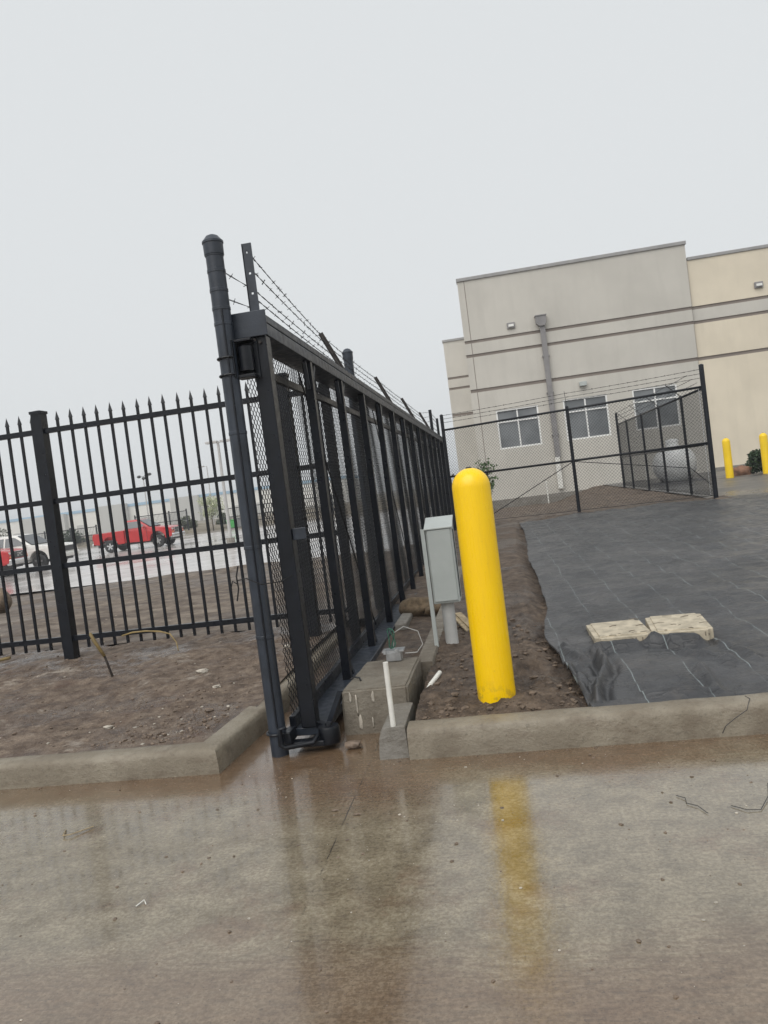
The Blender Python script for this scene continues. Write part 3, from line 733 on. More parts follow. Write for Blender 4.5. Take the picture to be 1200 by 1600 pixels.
# bottom guide shoe with roller
mb = MB(); mb.box(-1.24, -1.00, 3.655, 3.715, .03, .06); mb.box(-1.20, -1.16, 3.63, 3.74, .0605, .12); sh = part('guide_shoe', mb, 'black_steel', G, bevel=.006)
mb = MB(); mb.lathe([(.004, .028), (.052, .03), (.055, .04), (.055, .105), (.05, .115), (.02, .118), (.018, .13), (.003, .131)], 20, (-.985, 3.715, 0)); part('roller', mb, 'black_steel', sh, smooth=True, sharp=40)
mb = MB(); mb.bar((-1.05, 3.77, .11), (-.985, 3.72, .10), .03, .03); mb.bar((-.99, 3.74, .10), (-.95, 3.92, .22), .028, .028); part('brace', mb, 'black_steel', sh)
# barb arms and wire
arms = []
mb = MB()
Wd = .048
for z0, z1 in ((2.216, 2.30), (2.312, 2.40), (2.412, 2.505), (2.517, 2.555)): mb.box(-1.115, -1.115+Wd, GY0-.004, GY0+.004, z0, z1)
for z in (2.306, 2.406, 2.511):
    mb.box(-1.115, -1.115+.018, GY0-.004, GY0+.004, z-.006, z+.006); mb.box(-1.115+.030, -1.115+Wd, GY0-.004, GY0+.004, z-.006, z+.006)
mb.box(-1.117, -1.111, GY0-.004, GY0+.03, 2.216, 2.555)
part('barb_arm', mb, 'slate_steel', G)
tops = [[(-1.09, GY0, 2.515), (-1.09, GY0, 2.435), (-1.10, GY0, 2.345), (-1.10, GY0, 2.30)]]
for y in (6.13, 8.95, 11.45, 14.05):
    mb = MB(); mb.bar((-1.10, y, 2.19), (-1.275, y, 2.575), .006, .045, up=(0, 1, 0)); mb.bar((-1.098, y+.02, 2.19), (-1.273, y+.02, 2.575), .04, .005, up=(0, 1, 0))
    part('barb_arm', mb, 'rust_black', G)
    tops.append([(-1.27, y, 2.56), (-1.225, y, 2.465), (-1.185, y, 2.375), (-1.145, y, 2.29)])
mb = MB(); mb.box(-1.155, -1.10, 14.74, 14.80, 2.2, 2.66); part('barb_arm', mb, 'black_steel', G)
mb = MB(); mb.box(-1.14, -1.09, 16.2, 16.25, 2.2, 2.6); part('barb_arm', mb, 'black_steel', G)
tops.append([(-1.13, 14.77, 2.62), (-1.13, 14.77, 2.54), (-1.13, 14.77, 2.45), (-1.13, 14.77, 2.34)]); tops.append([(-1.12, 16.22, 2.58), (-1.12, 16.22, 2.5), (-1.12, 16.22, 2.42), (-1.12, 16.22, 2.33)])
paths = [[tops[j][k] for j in range(len(tops))] for k in range(4)]
V, Fc = barbed(paths, off=(GX, GY0, .05)); fast_obj('barbed_wire', fast_mesh('barbed_wire', V, Fc, 'wire_black'), G, 'stuff')

# ---- round posts that carry the gate
def gate_post(x, y, h, label, nb):
    T = thing('gate_post', label, 'post', (x, y, 0), group='round gate posts')
    r = .0435
    mb = MB(); mb.lathe([(r, -.05), (r, h-.06)], 24, (x, y, 0)); part('tube', mb, 'slate_steel', T, smooth=True, sharp=50)
    mb = MB(); mb.lathe([(r+.005, h-.075), (r+.006, h-.02), (r+.009, h-.018), (r+.009, h-.008), (r*.95, h+.004), (r*.7, h+.018), (r*.3, h+.026), (.002, h+.028)], 24, (x, y, 0)); part('cap', mb, 'slate_steel', T, smooth=True, sharp=40)
    for z in nb:
        mb = MB(); mb.lathe([(r+.0005, z-.009), (r+.0022, z-.007), (r+.0022, z+.007), (r+.0005, z+.009)], 24, (x, y, 0)); part('band', mb, 'slate_steel', T, smooth=True, sharp=40)
    mb = MB(); mb.box(x+.012, x+.019, y-.050, y-.040, .15, h-.35); part('seam', mb, 'black_steel', T)
    return T
P1 = gate_post(-1.238, 3.672, 2.575, 'tall round slate post nearest the camera, left of the gate end', (2.50, 2.42, 2.325, 2.235, 2.16, 1.62, 1.05, .60))
P2 = gate_post(-1.245, 7.13, 2.58, 'second round post rising behind the gate, lower part seen through mesh', (2.5, 2.3, 1.8, 1.2, .6))
# upper roller bracket on the near post
mb = MB(); mb.box(-1.205, -1.10, 3.735, 3.74, 1.885, 2.075); mb.box(-1.205, -1.198, 3.64, 3.734, 1.885, 2.075); mb.box(-1.197, -1.11, 3.66, 3.734, 2.062, 2.075); mb.box(-1.197, -1.11, 3.66, 3.734, 1.885, 1.90)
ub = part('roller_bracket', mb, 'black_steel', P1, bevel=.008)
for zz in (1.92, 2.04):
    mb = MB(); mb.lathe([(.004, -.032), (.036, -.03), (.036, .03), (.004, .032)], 16, (-1.155, 3.70, zz-.03 if zz > 2 else zz+.03)); part('roller', mb, 'black_steel', ub, smooth=True, sharp=40)
for z in (1.99, 1.905):
    mb = MB(); mb.tube([(-1.238+.050*math.cos(a), 3.672+.050*math.sin(a), z) for a in np.linspace(math.pi*.35, math.pi*1.75, 14)], .006, 6); part('u_bolt', mb, 'black_steel', P1)
mb = MB(); mb.tube([(-1.238+.052*math.cos(a), 3.672+.052*math.sin(a), .115) for a in np.linspace(math.pi*.2, math.pi*1.8, 14)], .007, 6); part('u_bolt', mb, 'black_steel', P1)
mb = MB(); mb.tube([(-1.17, 3.60, .155), (-1.20, 3.595, .15), (-1.205, 3.595, .07), (-1.185, 3.598, .055), (-1.05, 3.63, .06), (-1.03, 3.66, .09)], .012, 8); part('shoe_loop', mb, 'black_steel', P1, smooth=True)
# loose twig of wire tied round the post and upright
mb = MB(); mb.tube([(-1.33, 3.60, .80), (-1.315, 3.60, .86), (-1.318, 3.60, .92), (-1.305, 3.605, .97)], .004, 5); mb.tube([(-1.318, 3.60, .90), (-1.27, 3.605, .905), (-1.20, 3.61, .868), (-1.12, 3.66, .865), (-1.07, 3.72, .885)], .0028, 5)
mb.tube([(-1.315, 3.60, .88), (-1.34, 3.60, .90), (-1.355, 3.60, .86)], .003, 5)
solo('tie_twig', mb, 'wire_black', 'loose dark wire tie hooked round the near round post', 'wire', (-1.25, 3.60, .87))
# two strands stretched from the near post to the gate wire
V, Fc = barbed([[(-1.21, 3.69, 2.42), (-1.10, 3.80, 2.34)], [(-1.21, 3.68, 2.285), (-1.09, 3.80, 2.235)]], sp=.08, off=(-1.238, 3.672, 0)); fast_obj('wire_strand', fast_mesh('wire_strand', V, Fc, 'wire_black'), P1)

# ================================================================ picket fence
FY = 6.006; FG = .15
PF = thing('picket_fence', 'black steel picket fence with spear tops along the left mud bed', 'fence', (-3.7, FY, FG))
mb = MB(); mb.box(-.046, .046, -.046, .046, -.15, 2.10); pm = mesh_of('post', mb, 'black_steel')
mb = MB(); mb.add([(-.053, -.053, 2.10), (.053, -.053, 2.10), (.053, .053, 2.10), (-.053, .053, 2.10), (-.053, -.053, 2.122), (.053, -.053, 2.122), (.053, .053, 2.122), (-.053, .053, 2.122), (0, 0, 2.135)],
    [(3, 2, 1, 0), (0, 1, 5, 4), (1, 2, 6, 5), (2, 3, 7, 6), (3, 0, 4, 7), (4, 5, 8), (5, 6, 8), (6, 7, 8), (7, 4, 8)]); cm = mesh_of('post_cap', mb, 'black_steel')
posts = [-5.866, -3.736, -1.606]
for x in posts:
    o = inst('post', pm, PF, (x, FY, FG)); c = bpy.data.objects.new('post_cap', cm); COL.objects.link(c); c.parent = o
mb = MB(); mb.box(-.035, .035, -.035, .035, -.1, 2.0); em = mesh_of('end_post', mb, 'black_steel'); inst('end_post', em, PF, (-1.27, FY, FG))
for (a, b_) in ((-5.820, -3.782), (-3.690, -1.652), (-1.560, -1.305)):
    for z in (2.10, 1.505, .955, .335):
        mb = MB(); mb.box(a, b_, FY-.021, FY+.021, z-.019, z+.023); part('rail', mb, 'black_steel', PF)
w = .0098
mb = MB(); mb.add([(-w, -w, .25), (w, -w, .25), (w, w, .25), (-w, w, .25), (-w, -w, 2.185), (w, -w, 2.185), (w, w, 2.185), (-w, w, 2.185)], [(3, 2, 1, 0), (0, 1, 5, 4), (1, 2, 6, 5), (2, 3, 7, 6), (3, 0, 4, 7)])
o_ = len(mb.v); q = w*1.35
mb.add([(-q, -q, 2.185), (q, -q, 2.185), (q, q, 2.185), (-q, q, 2.185), (0, 0, 2.262)], [(3, 2, 1, 0), (0, 1, 4), (1, 2, 4), (2, 3, 4), (3, 0, 4)])
pk = mesh_of('picket', mb, 'black_steel')
for (a, b_) in ((-5.866+.17, -3.736-.04), (-3.568, -1.66), (-1.46, -1.32)):
    x = a
    while x < b_: inst('picket', pk, PF, (x, FY, random.uniform(-.003, .003)), (0, random.uniform(-.003, .003), 0)); x += .1186

# ================================================================ chain link enclosure
C0 = Vector((-1.0, 16.0)); C1 = Vector((3.665, 14.0)); CR = 2.32; U2 = (C1-C0).normalized(); L2 = (C1-C0).length
CF = thing('chain_link_fence', 'black chain link fence with barbed wire facing the camera before the building', 'fence', (C1.x, C1.y, .36))
def fpost(T, x, y, z0, z1, r=.03, n=12, name='post'):
    mb = MB(); mb.cyl((x, y, z0-.2), (x, y, z1), r, n); mb.lathe([(r+.003, z1), (r+.003, z1+.012), (r*.5, z1+.03), (.002, z1+.033)], n, (x, y, 0)); return part(name, mb, 'black_steel', T, smooth=True, sharp=50)
fpost(CF, C1.x, C1.y, .36, 2.68, .042, name='corner_post'); pm_ = C0 + (C1-C0)*((1.435+1)/4.665); fpost(CF, pm_.x, pm_.y, .33, 2.36, .032); fpost(CF, C0.x, C0.y, .3, 2.62, .036)
for (z, nm) in ((CR, 'top_rail'), (1.345, 'mid_rail')):
    mb = MB(); mb.cyl((C0.x, C0.y, z), (C1.x, C1.y, z), .022, 10); part(nm, mb, 'black_steel', CF, smooth=True)
mb = MB(); mb.tube([(pm_.x, pm_.y, 1.33), (pm_.x-1.75, pm_.y+.75, .42)], .008, 6); mb.tube([(pm_.x, pm_.y, 1.33), (pm_.x+1.9, pm_.y-.81, .95), (C1.x-.05, C1.y+.02, .62)], .008, 6); part('truss_rod', mb, 'black_steel', CF)
mb = MB(); mb.tube([(C0.x, C0.y, .36), (C1.x, C1.y, .43)], .005, 5); part('tension_wire', mb, 'black_steel', CF)
mb = MB(); mb.bar((C1.x-.075, C1.y+.032, .45), (C1.x-.075, C1.y+.032, 2.3), .006, .018); part('tension_bar', mb, 'galvanised', CF)
V, Fc = chainlink((C0.x, C0.y-.028, 0), (U2.x, U2.y, 0), L2, (.36, .42), CR, (-U2.y, U2.x, 0), w=.031, r=.0023, wob=.003)
fast_obj('chain_link_mesh', fast_mesh('chain_link_mesh', V-np.array((C1.x, C1.y, .36)), Fc, 'black_vinyl'), CF, 'stuff')
mb = MB(); mb.bar((pm_.x, pm_.y, 2.36), (pm_.x-.02, pm_.y-.05, 2.66), .006, .04, up=(0, 1, 0)); part('barb_arm', mb, 'black_steel', CF)
def lerp3(k): return [(C0.x, C0.y, 2.40+.075*k), (pm_.x-.008*k, pm_.y-.02*k, 2.41+.07*k), (C1.x, C1.y, 2.40+.075*k)]
V, Fc = barbed([lerp3(k) for k in range(1, 4)], r=.0032, off=(C1.x, C1.y, .36)); fast_obj('barbed_wire', fast_mesh('barbed_wire', V, Fc, 'wire_black'), CF, 'stuff')
# side run going back towards the wall
SF = thing('chain_link_fence', 'black chain link fence run receding from the corner post towards the wall', 'fence', (3.68, 19, .4))
sy = [15.745, 17.88, 19.97, 22.2, 23.8]
for i, y in enumerate(sy):
    last = i == 4
    fpost(SF, 3.68, y, .40, 2.62 if last else 2.31, .036 if last else .028)
    if not last:
        mb = MB(); mb.bar((3.68, y, 2.32), (3.42, y, 2.58), .006, .045, up=(0, 1, 0)); part('barb_arm', mb, 'black_steel', SF)
for (z, nm) in ((2.30, 'top_rail'), (1.33, 'mid_rail')):
    mb = MB(); mb.cyl((3.68, 14.05, z), (3.68, 23.8, z), .022, 10); part(nm, mb, 'black_steel', SF, smooth=True)
mb = MB(); mb.tube([(3.68, 14.05, .42), (3.68, 23.8, .47)], .007, 5); part('tension_wire', mb, 'black_steel', SF)
V, Fc = chainlink((3.71, 14.1, 0), (0, 1, 0), 9.7, (.40, .46), 2.29, (1, 0, 0), w=.031, r=.0022)
fast_obj('chain_link_mesh', fast_mesh('chain_link_mesh', V-np.array((3.68, 19, .4)), Fc, 'black_vinyl'), SF, 'stuff')
V, Fc = barbed([[(3.66-.075*k, y, 2.33+.075*k) for y in [14.05]+sy[:-1]] + [(3.68, 23.8, 2.35+.075*k)] for k in (1, 2, 3)], r=.003, off=(3.68, 19, .4)); fast_obj('barbed_wire', fast_mesh('barbed_wire', V, Fc, 'wire_black'), SF, 'stuff')

# ================================================================ propane tank
T = thing('propane_tank', 'white horizontal propane tank end-on behind the chain link fence', 'tank', (4.85, 22, .42))
r = .52; y0, y1 = 22.0, 22.75
prof = [(.02, y0-.36), (r*.45, y0-.32), (r*.72, y0-.23), (r*.9, y0-.12), (r, y0), (r, y1), (r*.9, y1+.12), (r*.6, y1+.28), (.02, y1+.36)]
mb = MB(); mb.lathe(prof, 36, (4.86, 0, .93), 'y'); part('shell', mb, 'tank_white', T, smooth=True)
mb = MB(); mb.cyl((4.86, 22.38, 1.42), (4.86, 22.38, 1.56), .17, 18); mb.lathe([(.18, 1.56), (.16, 1.62), (.01, 1.65)], 18, (4.86, 22.38, 0)); part('valve_dome', mb, 'tank_white', T, smooth=True, sharp=40)
for y in (22.12, 22.63):
    mb = MB(); mb.prism([(4.5, .40), (5.22, .40), (5.22, .62), (5.1, .55), (4.86, .47), (4.62, .55), (4.5, .62)], y-.08, y+.08); part('saddle', mb, 'tank_steel', T)
mb = MB(); mb.box(4.3, 5.5, 21.7, 23.1, .20, .455); part('skid', mb, 'tank_steel', T, bevel=.02)

# ================================================================ concrete pad, boxes, pipes
mb = MB(); bm = bmesh.new()
vs = [(-.95, 3.885, -.05), (-.59, 3.885, -.05), (-.59, 4.545, -.05), (-.925, 4.535, -.05), (-.945, 3.89, .235), (-.59, 3.885, .237), (-.588, 4.545, .235), (-.92, 4.535, .233)]
for q in vs: bm.verts.new(q)
bm.verts.ensure_lookup_table()
for f_ in [(0, 3, 2, 1), (4, 5, 6, 7), (0, 1, 5, 4), (1, 2, 6, 5), (2, 3, 7, 6), (3, 0, 4, 7)]: bm.faces.new([bm.verts[i] for i in f_])
bmesh.ops.bevel(bm, geom=list(bm.edges), offset=.012, segments=3, affect='EDGES'); bmesh.ops.subdivide_edges(bm, edges=[e for e in bm.edges if e.calc_length() > .2], cuts=14, use_grid_fill=True)
for q in bm.verts: dv = mn.noise_vector(q.co*11)*.003 + mn.noise_vector(q.co*40)*.0012; q.co += dv
bm.verts.index_update(); mb.v = [tuple(q.co) for q in bm.verts]; mb.f = [tuple(w_.index for w_ in f_.verts) for f_ in bm.faces]; bm.free()
PAD = thing('concrete_pad', 'low concrete equipment pad with pale drips beside the gate foot', 'concrete pad', (-.77, 4.2, 0))
part('block', mb, 'pad_concrete', PAD, smooth=True, sharp=35)
for (x, z0, z1, w_) in ((-.895, .17, .225, .007), (-.865, .10, .21, .006), (-.855, .02, .11, .011), (-.775, .165, .222, .009), (-.79, .03, .09, .005), (-.70, .175, .215, .004)):
    mb = MB(); mb.rock((x, 3.884, (z0+z1)/2), 1, (w_, .0025, (z1-z0)/2), seed=x*50, sub=2, amp=.5); part('cement_drip', mb, 'stone_pale', PAD, smooth=True)
JB = thing('junction_box', 'small open metal junction box with loose wires on the concrete pad', 'junction box', (-.73, 4.49, .235))
mb = MB(); mb.box(-.78, -.69, 4.455, 4.53, .2365, .292); part('body', mb, 'galvanised', JB, bevel=.004)
mb = MB(); mb.box(-.80, -.67, 4.45, 4.535, .293, .302); mb.box(-.79, -.775, 4.44, 4.45, .285, .31); mb.box(-.72, -.70, 4.44, 4.45, .285, .312); part('flange', mb, 'galvanised', JB)
mb = MB(); mb.tube([(-.745+.035*math.cos(a)*(.6+.4*math.sin(a*1.5)), 4.48, .37+.06*math.sin(a)) for a in np.linspace(-1.5, 7.5, 26)], .004, 5); part('green_wire', mb, 'copper_wire', JB)
mb = MB(); mb.tube([(-.735, 4.49, .30), (-.72, 4.49, .40), (-.66, 4.5, .43), (-.58, 4.52, .39), (-.56, 4.52, .31), (-.60, 4.52, .265), (-.67, 4.5, .27)], .0028, 5); part('grey_wire', mb, 'pvc_grey', JB)
mb = MB(); mb.tube([(-.93, 4.10, .24), (-.91, 4.12, .247), (-.88, 4.11, .243), (-.865, 4.06, .24)], .005, 6); solo('bent_wire', mb, 'trim_black', 'short bent black wire lying on top of the concrete pad', 'wire', (-.9, 4.1, .24))
mb = MB(); mb.cyl((-.622, 3.512, .14), (-.620, 3.508, .452), .0125, 14); solo('pvc_stub', mb, 'pvc_white', 'thin white pipe standing in the end of the right kerb', 'pipe', (-.622, 3.51, .15), smooth=True, sharp=50)
mb = MB(); mb.cyl((-.50, 4.12, .165), (-.455, 4.28, .19), .013, 12); mb.cyl((-.51, 4.085, .16), (-.50, 4.12, .165), .009, 10); solo('pipe_offcut', mb, 'pvc_white', 'short white pipe offcut lying in the mud right of the pad', 'pipe', (-.48, 4.2, .165), smooth=True, sharp=50)
EB = thing('electrical_box', 'pale grey utility enclosure on a pipe behind the yellow bollard', 'utility box', (-.43, 5.03, .16))
x0, x1, yb0, yb1 = -.513, -.338, 5.00, 5.20
mb = MB(); mb.add([(x0, yb0, .462), (x1, yb0, .462), (x1, yb1, .462), (x0, yb1, .462), (x0, yb0, .958), (x1, yb0, .958), (x1, yb1, 1.015), (x0, yb1, 1.015)], [(3, 2, 1, 0), (4, 5, 6, 7), (0, 1, 5, 4), (1, 2, 6, 5), (2, 3, 7, 6), (3, 0, 4, 7)]); bx_ = part('cabinet', mb, 'box_grey', EB, bevel=.006)
mb = MB(); mb.box(x0+.012, x1-.012, yb0-.012, yb0-.001, .478, .948); part('door', mb, 'box_grey', bx_, bevel=.003)
mb = MB(); mb.add([(x0-.006, yb0-.018, .952), (x1+.006, yb0-.018, .952), (x1+.006, yb1+.006, 1.016), (x0-.006, yb1+.006, 1.016), (x0-.006, yb0-.018, .962), (x1+.006, yb0-.018, .962), (x1+.006, yb1+.006, 1.026), (x0-.006, yb1+.006, 1.026)], [(3, 2, 1, 0), (4, 5, 6, 7), (0, 1, 5, 4), (1, 2, 6, 5), (2, 3, 7, 6), (3, 0, 4, 7)]); part('hood', mb, 'box_grey', bx_, bevel=.003)
mb = MB(); mb.box(x1+.001, x1+.006, yb0+.045, yb0+.05, .49, .94); part('seam', mb, 'trim_black', bx_)
mb = MB(); mb.box(-.541, -.516, 4.985, 4.99, .08, .962); mb.box(-.541, -.537, 4.99, 5.02, .08, .962); mb.box(-.520, -.516, 4.99, 5.02, .08, .962); part('strut', mb, 'box_grey', EB)
mb = MB(); mb.cyl((-.432, 5.09, .05), (-.432, 5.09, .461), .043, 20); part('conduit', mb, 'pvc_grey', EB, smooth=True, sharp=50)
# burlap sack heaped behind the box and straw wattle end
mb = MB(); mb.rock((-.80, 6.95, .15), .22, (1.0, .75, .42), 3, 3, .5); mb.rock((-.66, 6.8, .13), .14, (1, .8, .5), 5, 3, .5)
solo('burlap_sack', mb, 'burlap', 'crumpled brown burlap sack on the dirt behind the utility box', 'sack', (-.78, 6.9, .08), smooth=True)
mb = MB(); mb.bar((-.42, 5.75, .26), (-.25, 5.3, .17), .05, .012); mb.bar((-.44, 5.7, .24), (-.30, 5.3, .165), .03, .012); solo('straw_strip', mb, 'straw', 'pale wooden strip leaning in the mud between box and bollard', 'strip', (-.35, 5.5, .17))
mb = MB(); mb.box(-1.0, -.90, 6.3, 6.95, .06, .13); solo('concrete_footing', mb, 'grey_concrete', 'small pale concrete footing edge beside the gate bottom beam', 'footing', (-.95, 6.6, .08), bevel=.015)

# valve box lids
def lid(name, label, c, rz, w_, d_, seed):
    T = thing(name, label, 'valve box', c, rz, group='valve boxes in the fabric', local=True)
    bm = bmesh.new(); bmesh.ops.create_cube(bm, size=1); bmesh.ops.scale(bm, vec=(w_, d_, .07), verts=bm.verts)
    bmesh.ops.bevel(bm, geom=[e for e in bm.edges if abs((e.verts[0].co-e.verts[1].co).z) > .03], offset=.03, segments=3, affect='EDGES')
    m = MB(); bm.verts.index_update(); m.v = [tuple(q.co) for q in bm.verts]; m.f = [tuple(x.index for x in f_.verts) for f_ in bm.faces]; bm.free()
    part('frame', m, 'lid_beige', T, bevel=.005)
    m = MB(); m.box(-w_/2+.03, w_/2-.03, -d_/2+.03, d_/2-.03, .030, .042); L_ = part('lid', m, 'lid_beige', T, bevel=.004)
    m = MB(); R = random.Random(seed)
    for _ in range(9):
        x = R.uniform(-w_/2+.02, w_/2-.02); y = R.uniform(-d_/2+.02, d_/2-.02)
        if R.random() < .45: y = -d_/2+R.uniform(.01, .04)
        a = R.uniform(-.6, .6); l = R.uniform(.015, .07)
        m.tube([(x, y, .0435), (x+l*.5*math.cos(a), y+l*.5*math.sin(a)+.006, .0445), (x+l*math.cos(a), y+l*math.sin(a), .0435)], R.uniform(.0012, .0025), 4)
    part('scuff', m, 'lid_wear', L_, kind='stuff')
    m = MB()
    for k in sorted(R.sample(range(16), 6)):
        x = -w_/2+.03+(w_-.06)*k/15; m.box(x-.003, x+.003, -d_/2-.002, -d_/2+.002, .0, R.uniform(.012, .03))
    part('rib', m, 'lid_wear', T, kind='stuff')
    return T
lid('valve_box', 'beige valve box lid on the fabric, left one of the pair', (.612, 4.865, .183), math.radians(1), .335, .47, 3)
lid('valve_box', 'beige valve box lid on the fabric, right one of the pair, slightly tilted', (.962, 4.845, .190), math.radians(-5), .335, .50, 5)

# ================================================================ small things on the left bed
mb = MB(); mb.tube([(-2.913, 5.168, .12), (-2.96, 5.168, .30), (-3.02, 5.168, .42), (-3.045, 5.17, .475)], [.009, .009, .011, .010], 8)
st_ = thing('wooden_stake', 'thin leaning stake with yellow tape in front of the picket fence', 'stake', (-2.913, 5.168, .15)); part('shaft', mb, 'twig', st_, smooth=True)
mb = MB(); mb.tube([(-2.96, 5.163, .31), (-3.02, 5.160, .425), (-3.045, 5.163, .478), (-3.05, 5.17, .485)], [.012, .013, .012, .008], 8); part('tape', mb, 'yellow_tape', st_, smooth=True)
mb = MB(); mb.tube([(-3.22, 5.93, .325), (-3.12, 5.92, .345), (-3.0, 5.92, .345), (-2.88, 5.92, .33), (-2.80, 5.93, .30), (-2.74, 5.9, .23), (-2.71, 5.85, .17)], [.006, .007, .007, .007, .006, .005, .004], 8); solo('yellow_line', mb, 'yellow_tape', 'dull yellow cord looped over the bottom fence rail', 'cord', (-2.9, 5.92, .2), smooth=True)
mb = MB(); mb.tube([(-4.7, 5.7, .19), (-4.3, 5.72, .25), (-4.12, 5.74, .27)], .014, 6); solo('tape_strip', mb, 'yellow_tape', 'short dull yellow tape strip at the left edge under the fence', 'tape', (-4.4, 5.7, .2), smooth=True)
bo = MB(); bo.rock((-8.68, 11.95, .20), .245, (1, 1, .95), 11, 3, .12); solo('boulder', bo, 'boulder', 'round brown boulder behind the picket fence at the left edge', 'boulder', (-8.68, 11.95, 0), smooth=True)
# loose stones on the left bed, countable ones
for i, (x, y, r_, s_, lb) in enumerate(((-2.18, 5.05, .033, 'stone_pale', 'largest pale flat stone on the mud between stake and gate'), (-1.92, 4.62, .020, 'stone_pale', 'small pale stone on the mud, midway between fence and kerb corner'),
        (-2.36, 4.05, .022, 'stone_pale', 'pale stone among the gravel nearest the left kerb'), (-1.72, 5.6, .026, 'stone_pale', 'pale stone by the foot of the fence beside the gate'),
        (-3.05, 3.62, .015, 'stone_brown', 'dark brown stone resting on the left kerb edge'), (-1.80, 4.18, .022, 'stone_brown', 'brown stone near the corner of the left kerb'))):
    m = MB(); z = mudL(x, y); m.rock((x, y, z+r_*.25), r_, (1.3, .9, .5), i*2.3, 2, .6)
    solo('stone', m, s_, lb, 'stone', (x, y, z), group='loose stones on the left mud bed')
def scatter(name, n, fx, hf, rr, mat, seed, label, sub=1):
    R = random.Random(seed); m = MB()
    base = []
    for k in range(6):
        q = MB(); q.rock((0, 0, 0), 1, (1.2, 1, .6), k*4.1+seed, sub, .55); base.append(q)
    for i in range(n):
        x, y = fx(R); r_ = rr(R); z = hf(x, y); q = base[i % 6]; a = R.uniform(0, 6.28); ca, sa = math.cos(a), math.sin(a)
        m.add([(x+(vx*ca-vy*sa)*r_, y+(vx*sa+vy*ca)*r_, z+vz*r_+r_*.1) for vx, vy, vz in q.v], q.f)
    o = part(name, m, mat, None); o['kind'] = 'stuff'; o['label'] = label; o['category'] = 'gravel'; return o
def near_corner(R):
    if R.random() < .55: return (-1.62 - abs(R.gauss(0, .45)), 3.64 + abs(R.gauss(0, .55)))
    return (R.uniform(-4.6, -1.6), R.uniform(3.66, 6.4))
scatter('gravel', 1000, near_corner, mudL, lambda R: .003+.010*R.random()**3, 'stone_brown', 3, 'brown gravel crumbs scattered over the left mud bed')
scatter('gravel', 130, near_corner, mudL, lambda R: .002+.010*R.random()**4, 'stone_pale', 4, 'pale gravel crumbs scattered over the left mud bed')
scatter('mud_clods', 700, lambda R: (R.uniform(-.5, .3), 3.62+2.2*R.random()**1.6), mudR, lambda R: .004+.017*R.random()**4, 'clod', 6, 'dark mud clods round the foreground yellow bollard')
scatter('road_grit', 190, lambda R: (R.uniform(-2.6, 1.5), R.uniform(1.5, 3.45)), lambda x, y: 0, lambda R: .0012+.0048*R.random()**5, 'stone_pale', 8, 'tiny pale grit scattered on the wet concrete drive')
scatter('road_grit', 420, lambda R: (R.uniform(-2.6, 1.5), 3.45-1.9*R.random()**2), lambda x, y: 0, lambda R: .002+.006*R.random()**4, 'stone_brown', 9, 'tiny brown grit scattered on the wet concrete drive')
# litter on the road that one can point at
def on_road(name, pts, r_, mat, label, cat): m = MB(); m.tube(pts, r_, 5); return solo(name, m, mat, label, cat, (pts[0][0], pts[0][1], .003))
on_road('wire_scrap', [(.66, 2.78, .004), (.70, 2.735, .006), (.745, 2.735, .004), (.80, 2.83, .008), (.83, 2.93, .01), (.95, 2.92, .006), (1.05, 2.91, .004)], .0013, 'trim_black', 'long bent black wire scrap on the drive at the right', 'wire')
on_road('wire_scrap', [(.50, 2.89, .004), (.525, 2.86, .006), (.52, 2.82, .004), (.55, 2.79, .006), (.57, 2.73, .004)], .0013, 'trim_black', 'short crooked black wire scrap left of the long one', 'wire')
on_road('twig', [(-1.96, 2.93, .004), (-1.93, 2.86, .01), (-1.90, 2.865, .01), (-1.84, 2.94, .006)], .0028, 'straw', 'forked pale twig on the drive near the left kerb', 'twig')
on_road('straw_bit', [(-1.33, 2.30, .004), (-1.315, 2.33, .008), (-1.30, 2.31, .004)], .002, 'pvc_white', 'tiny white bent plastic bit on the drive', 'litter')
for (x, y, c) in ((-.80, 2.95, 'stone_brown'), (-.70, 2.90, 'stone_brown')):
    m = MB(); m.rock((x, y, .004), .011, (1.6, .5, .4), x*9, 1, .3); solo('bark_chip', m, c, 'dark bark chip on the wet drive, ' + ('left' if x < -.75 else 'right') + ' of the pair by the joint', 'chip', (x, y, 0), group='bark chips on the drive')
m = MB(); m.rock((-.86, 3.68, .02), .035, (1.2, .8, .6), 2.2, 2, .5); solo('brown_stone', m, 'stone_brown', 'brown stone lying at the gate foot beside the roller', 'stone', (-.86, 3.68, 0))

# rock and shrub at the far right, low kerb there
mb = MB(); mb.box(5.45, 40, 21.3, 21.45, .2, .43); struct('apron_kerb', mb, 'grey_concrete')
mb = MB(); mb.box(5.45, 40, 21.452, 28, .1, .40); struct('planter_soil', mb, 'mulch')
mb = MB(); mb.rock((6.40, 21.75, .50), .25, (1.15, .8, .75), 4.5, 3, .5); solo('red_rock', mb, 'red_boulder', 'rusty brown landscaping rock between the distant yellow bollards', 'rock', (6.4, 21.75, .4), smooth=True)
def leaves(n, fpos, size, seed):
    R = np.random.default_rng(seed); C = np.array([fpos(R) for _ in range(n)])
    a = R.normal(size=(n, 3)); a /= np.linalg.norm(a, axis=1)[:, None]; b_ = np.cross(a, R.normal(size=(n, 3))); b_ /= np.linalg.norm(b_, axis=1)[:, None]
    s = size*R.uniform(.6, 1.4, n)[:, None]
    V = np.stack([C-a*s, C+b_*s*.45, C+a*s, C-b_*s*.45], 1).reshape(-1, 3); return V, np.arange(4*n).reshape(n, 4)
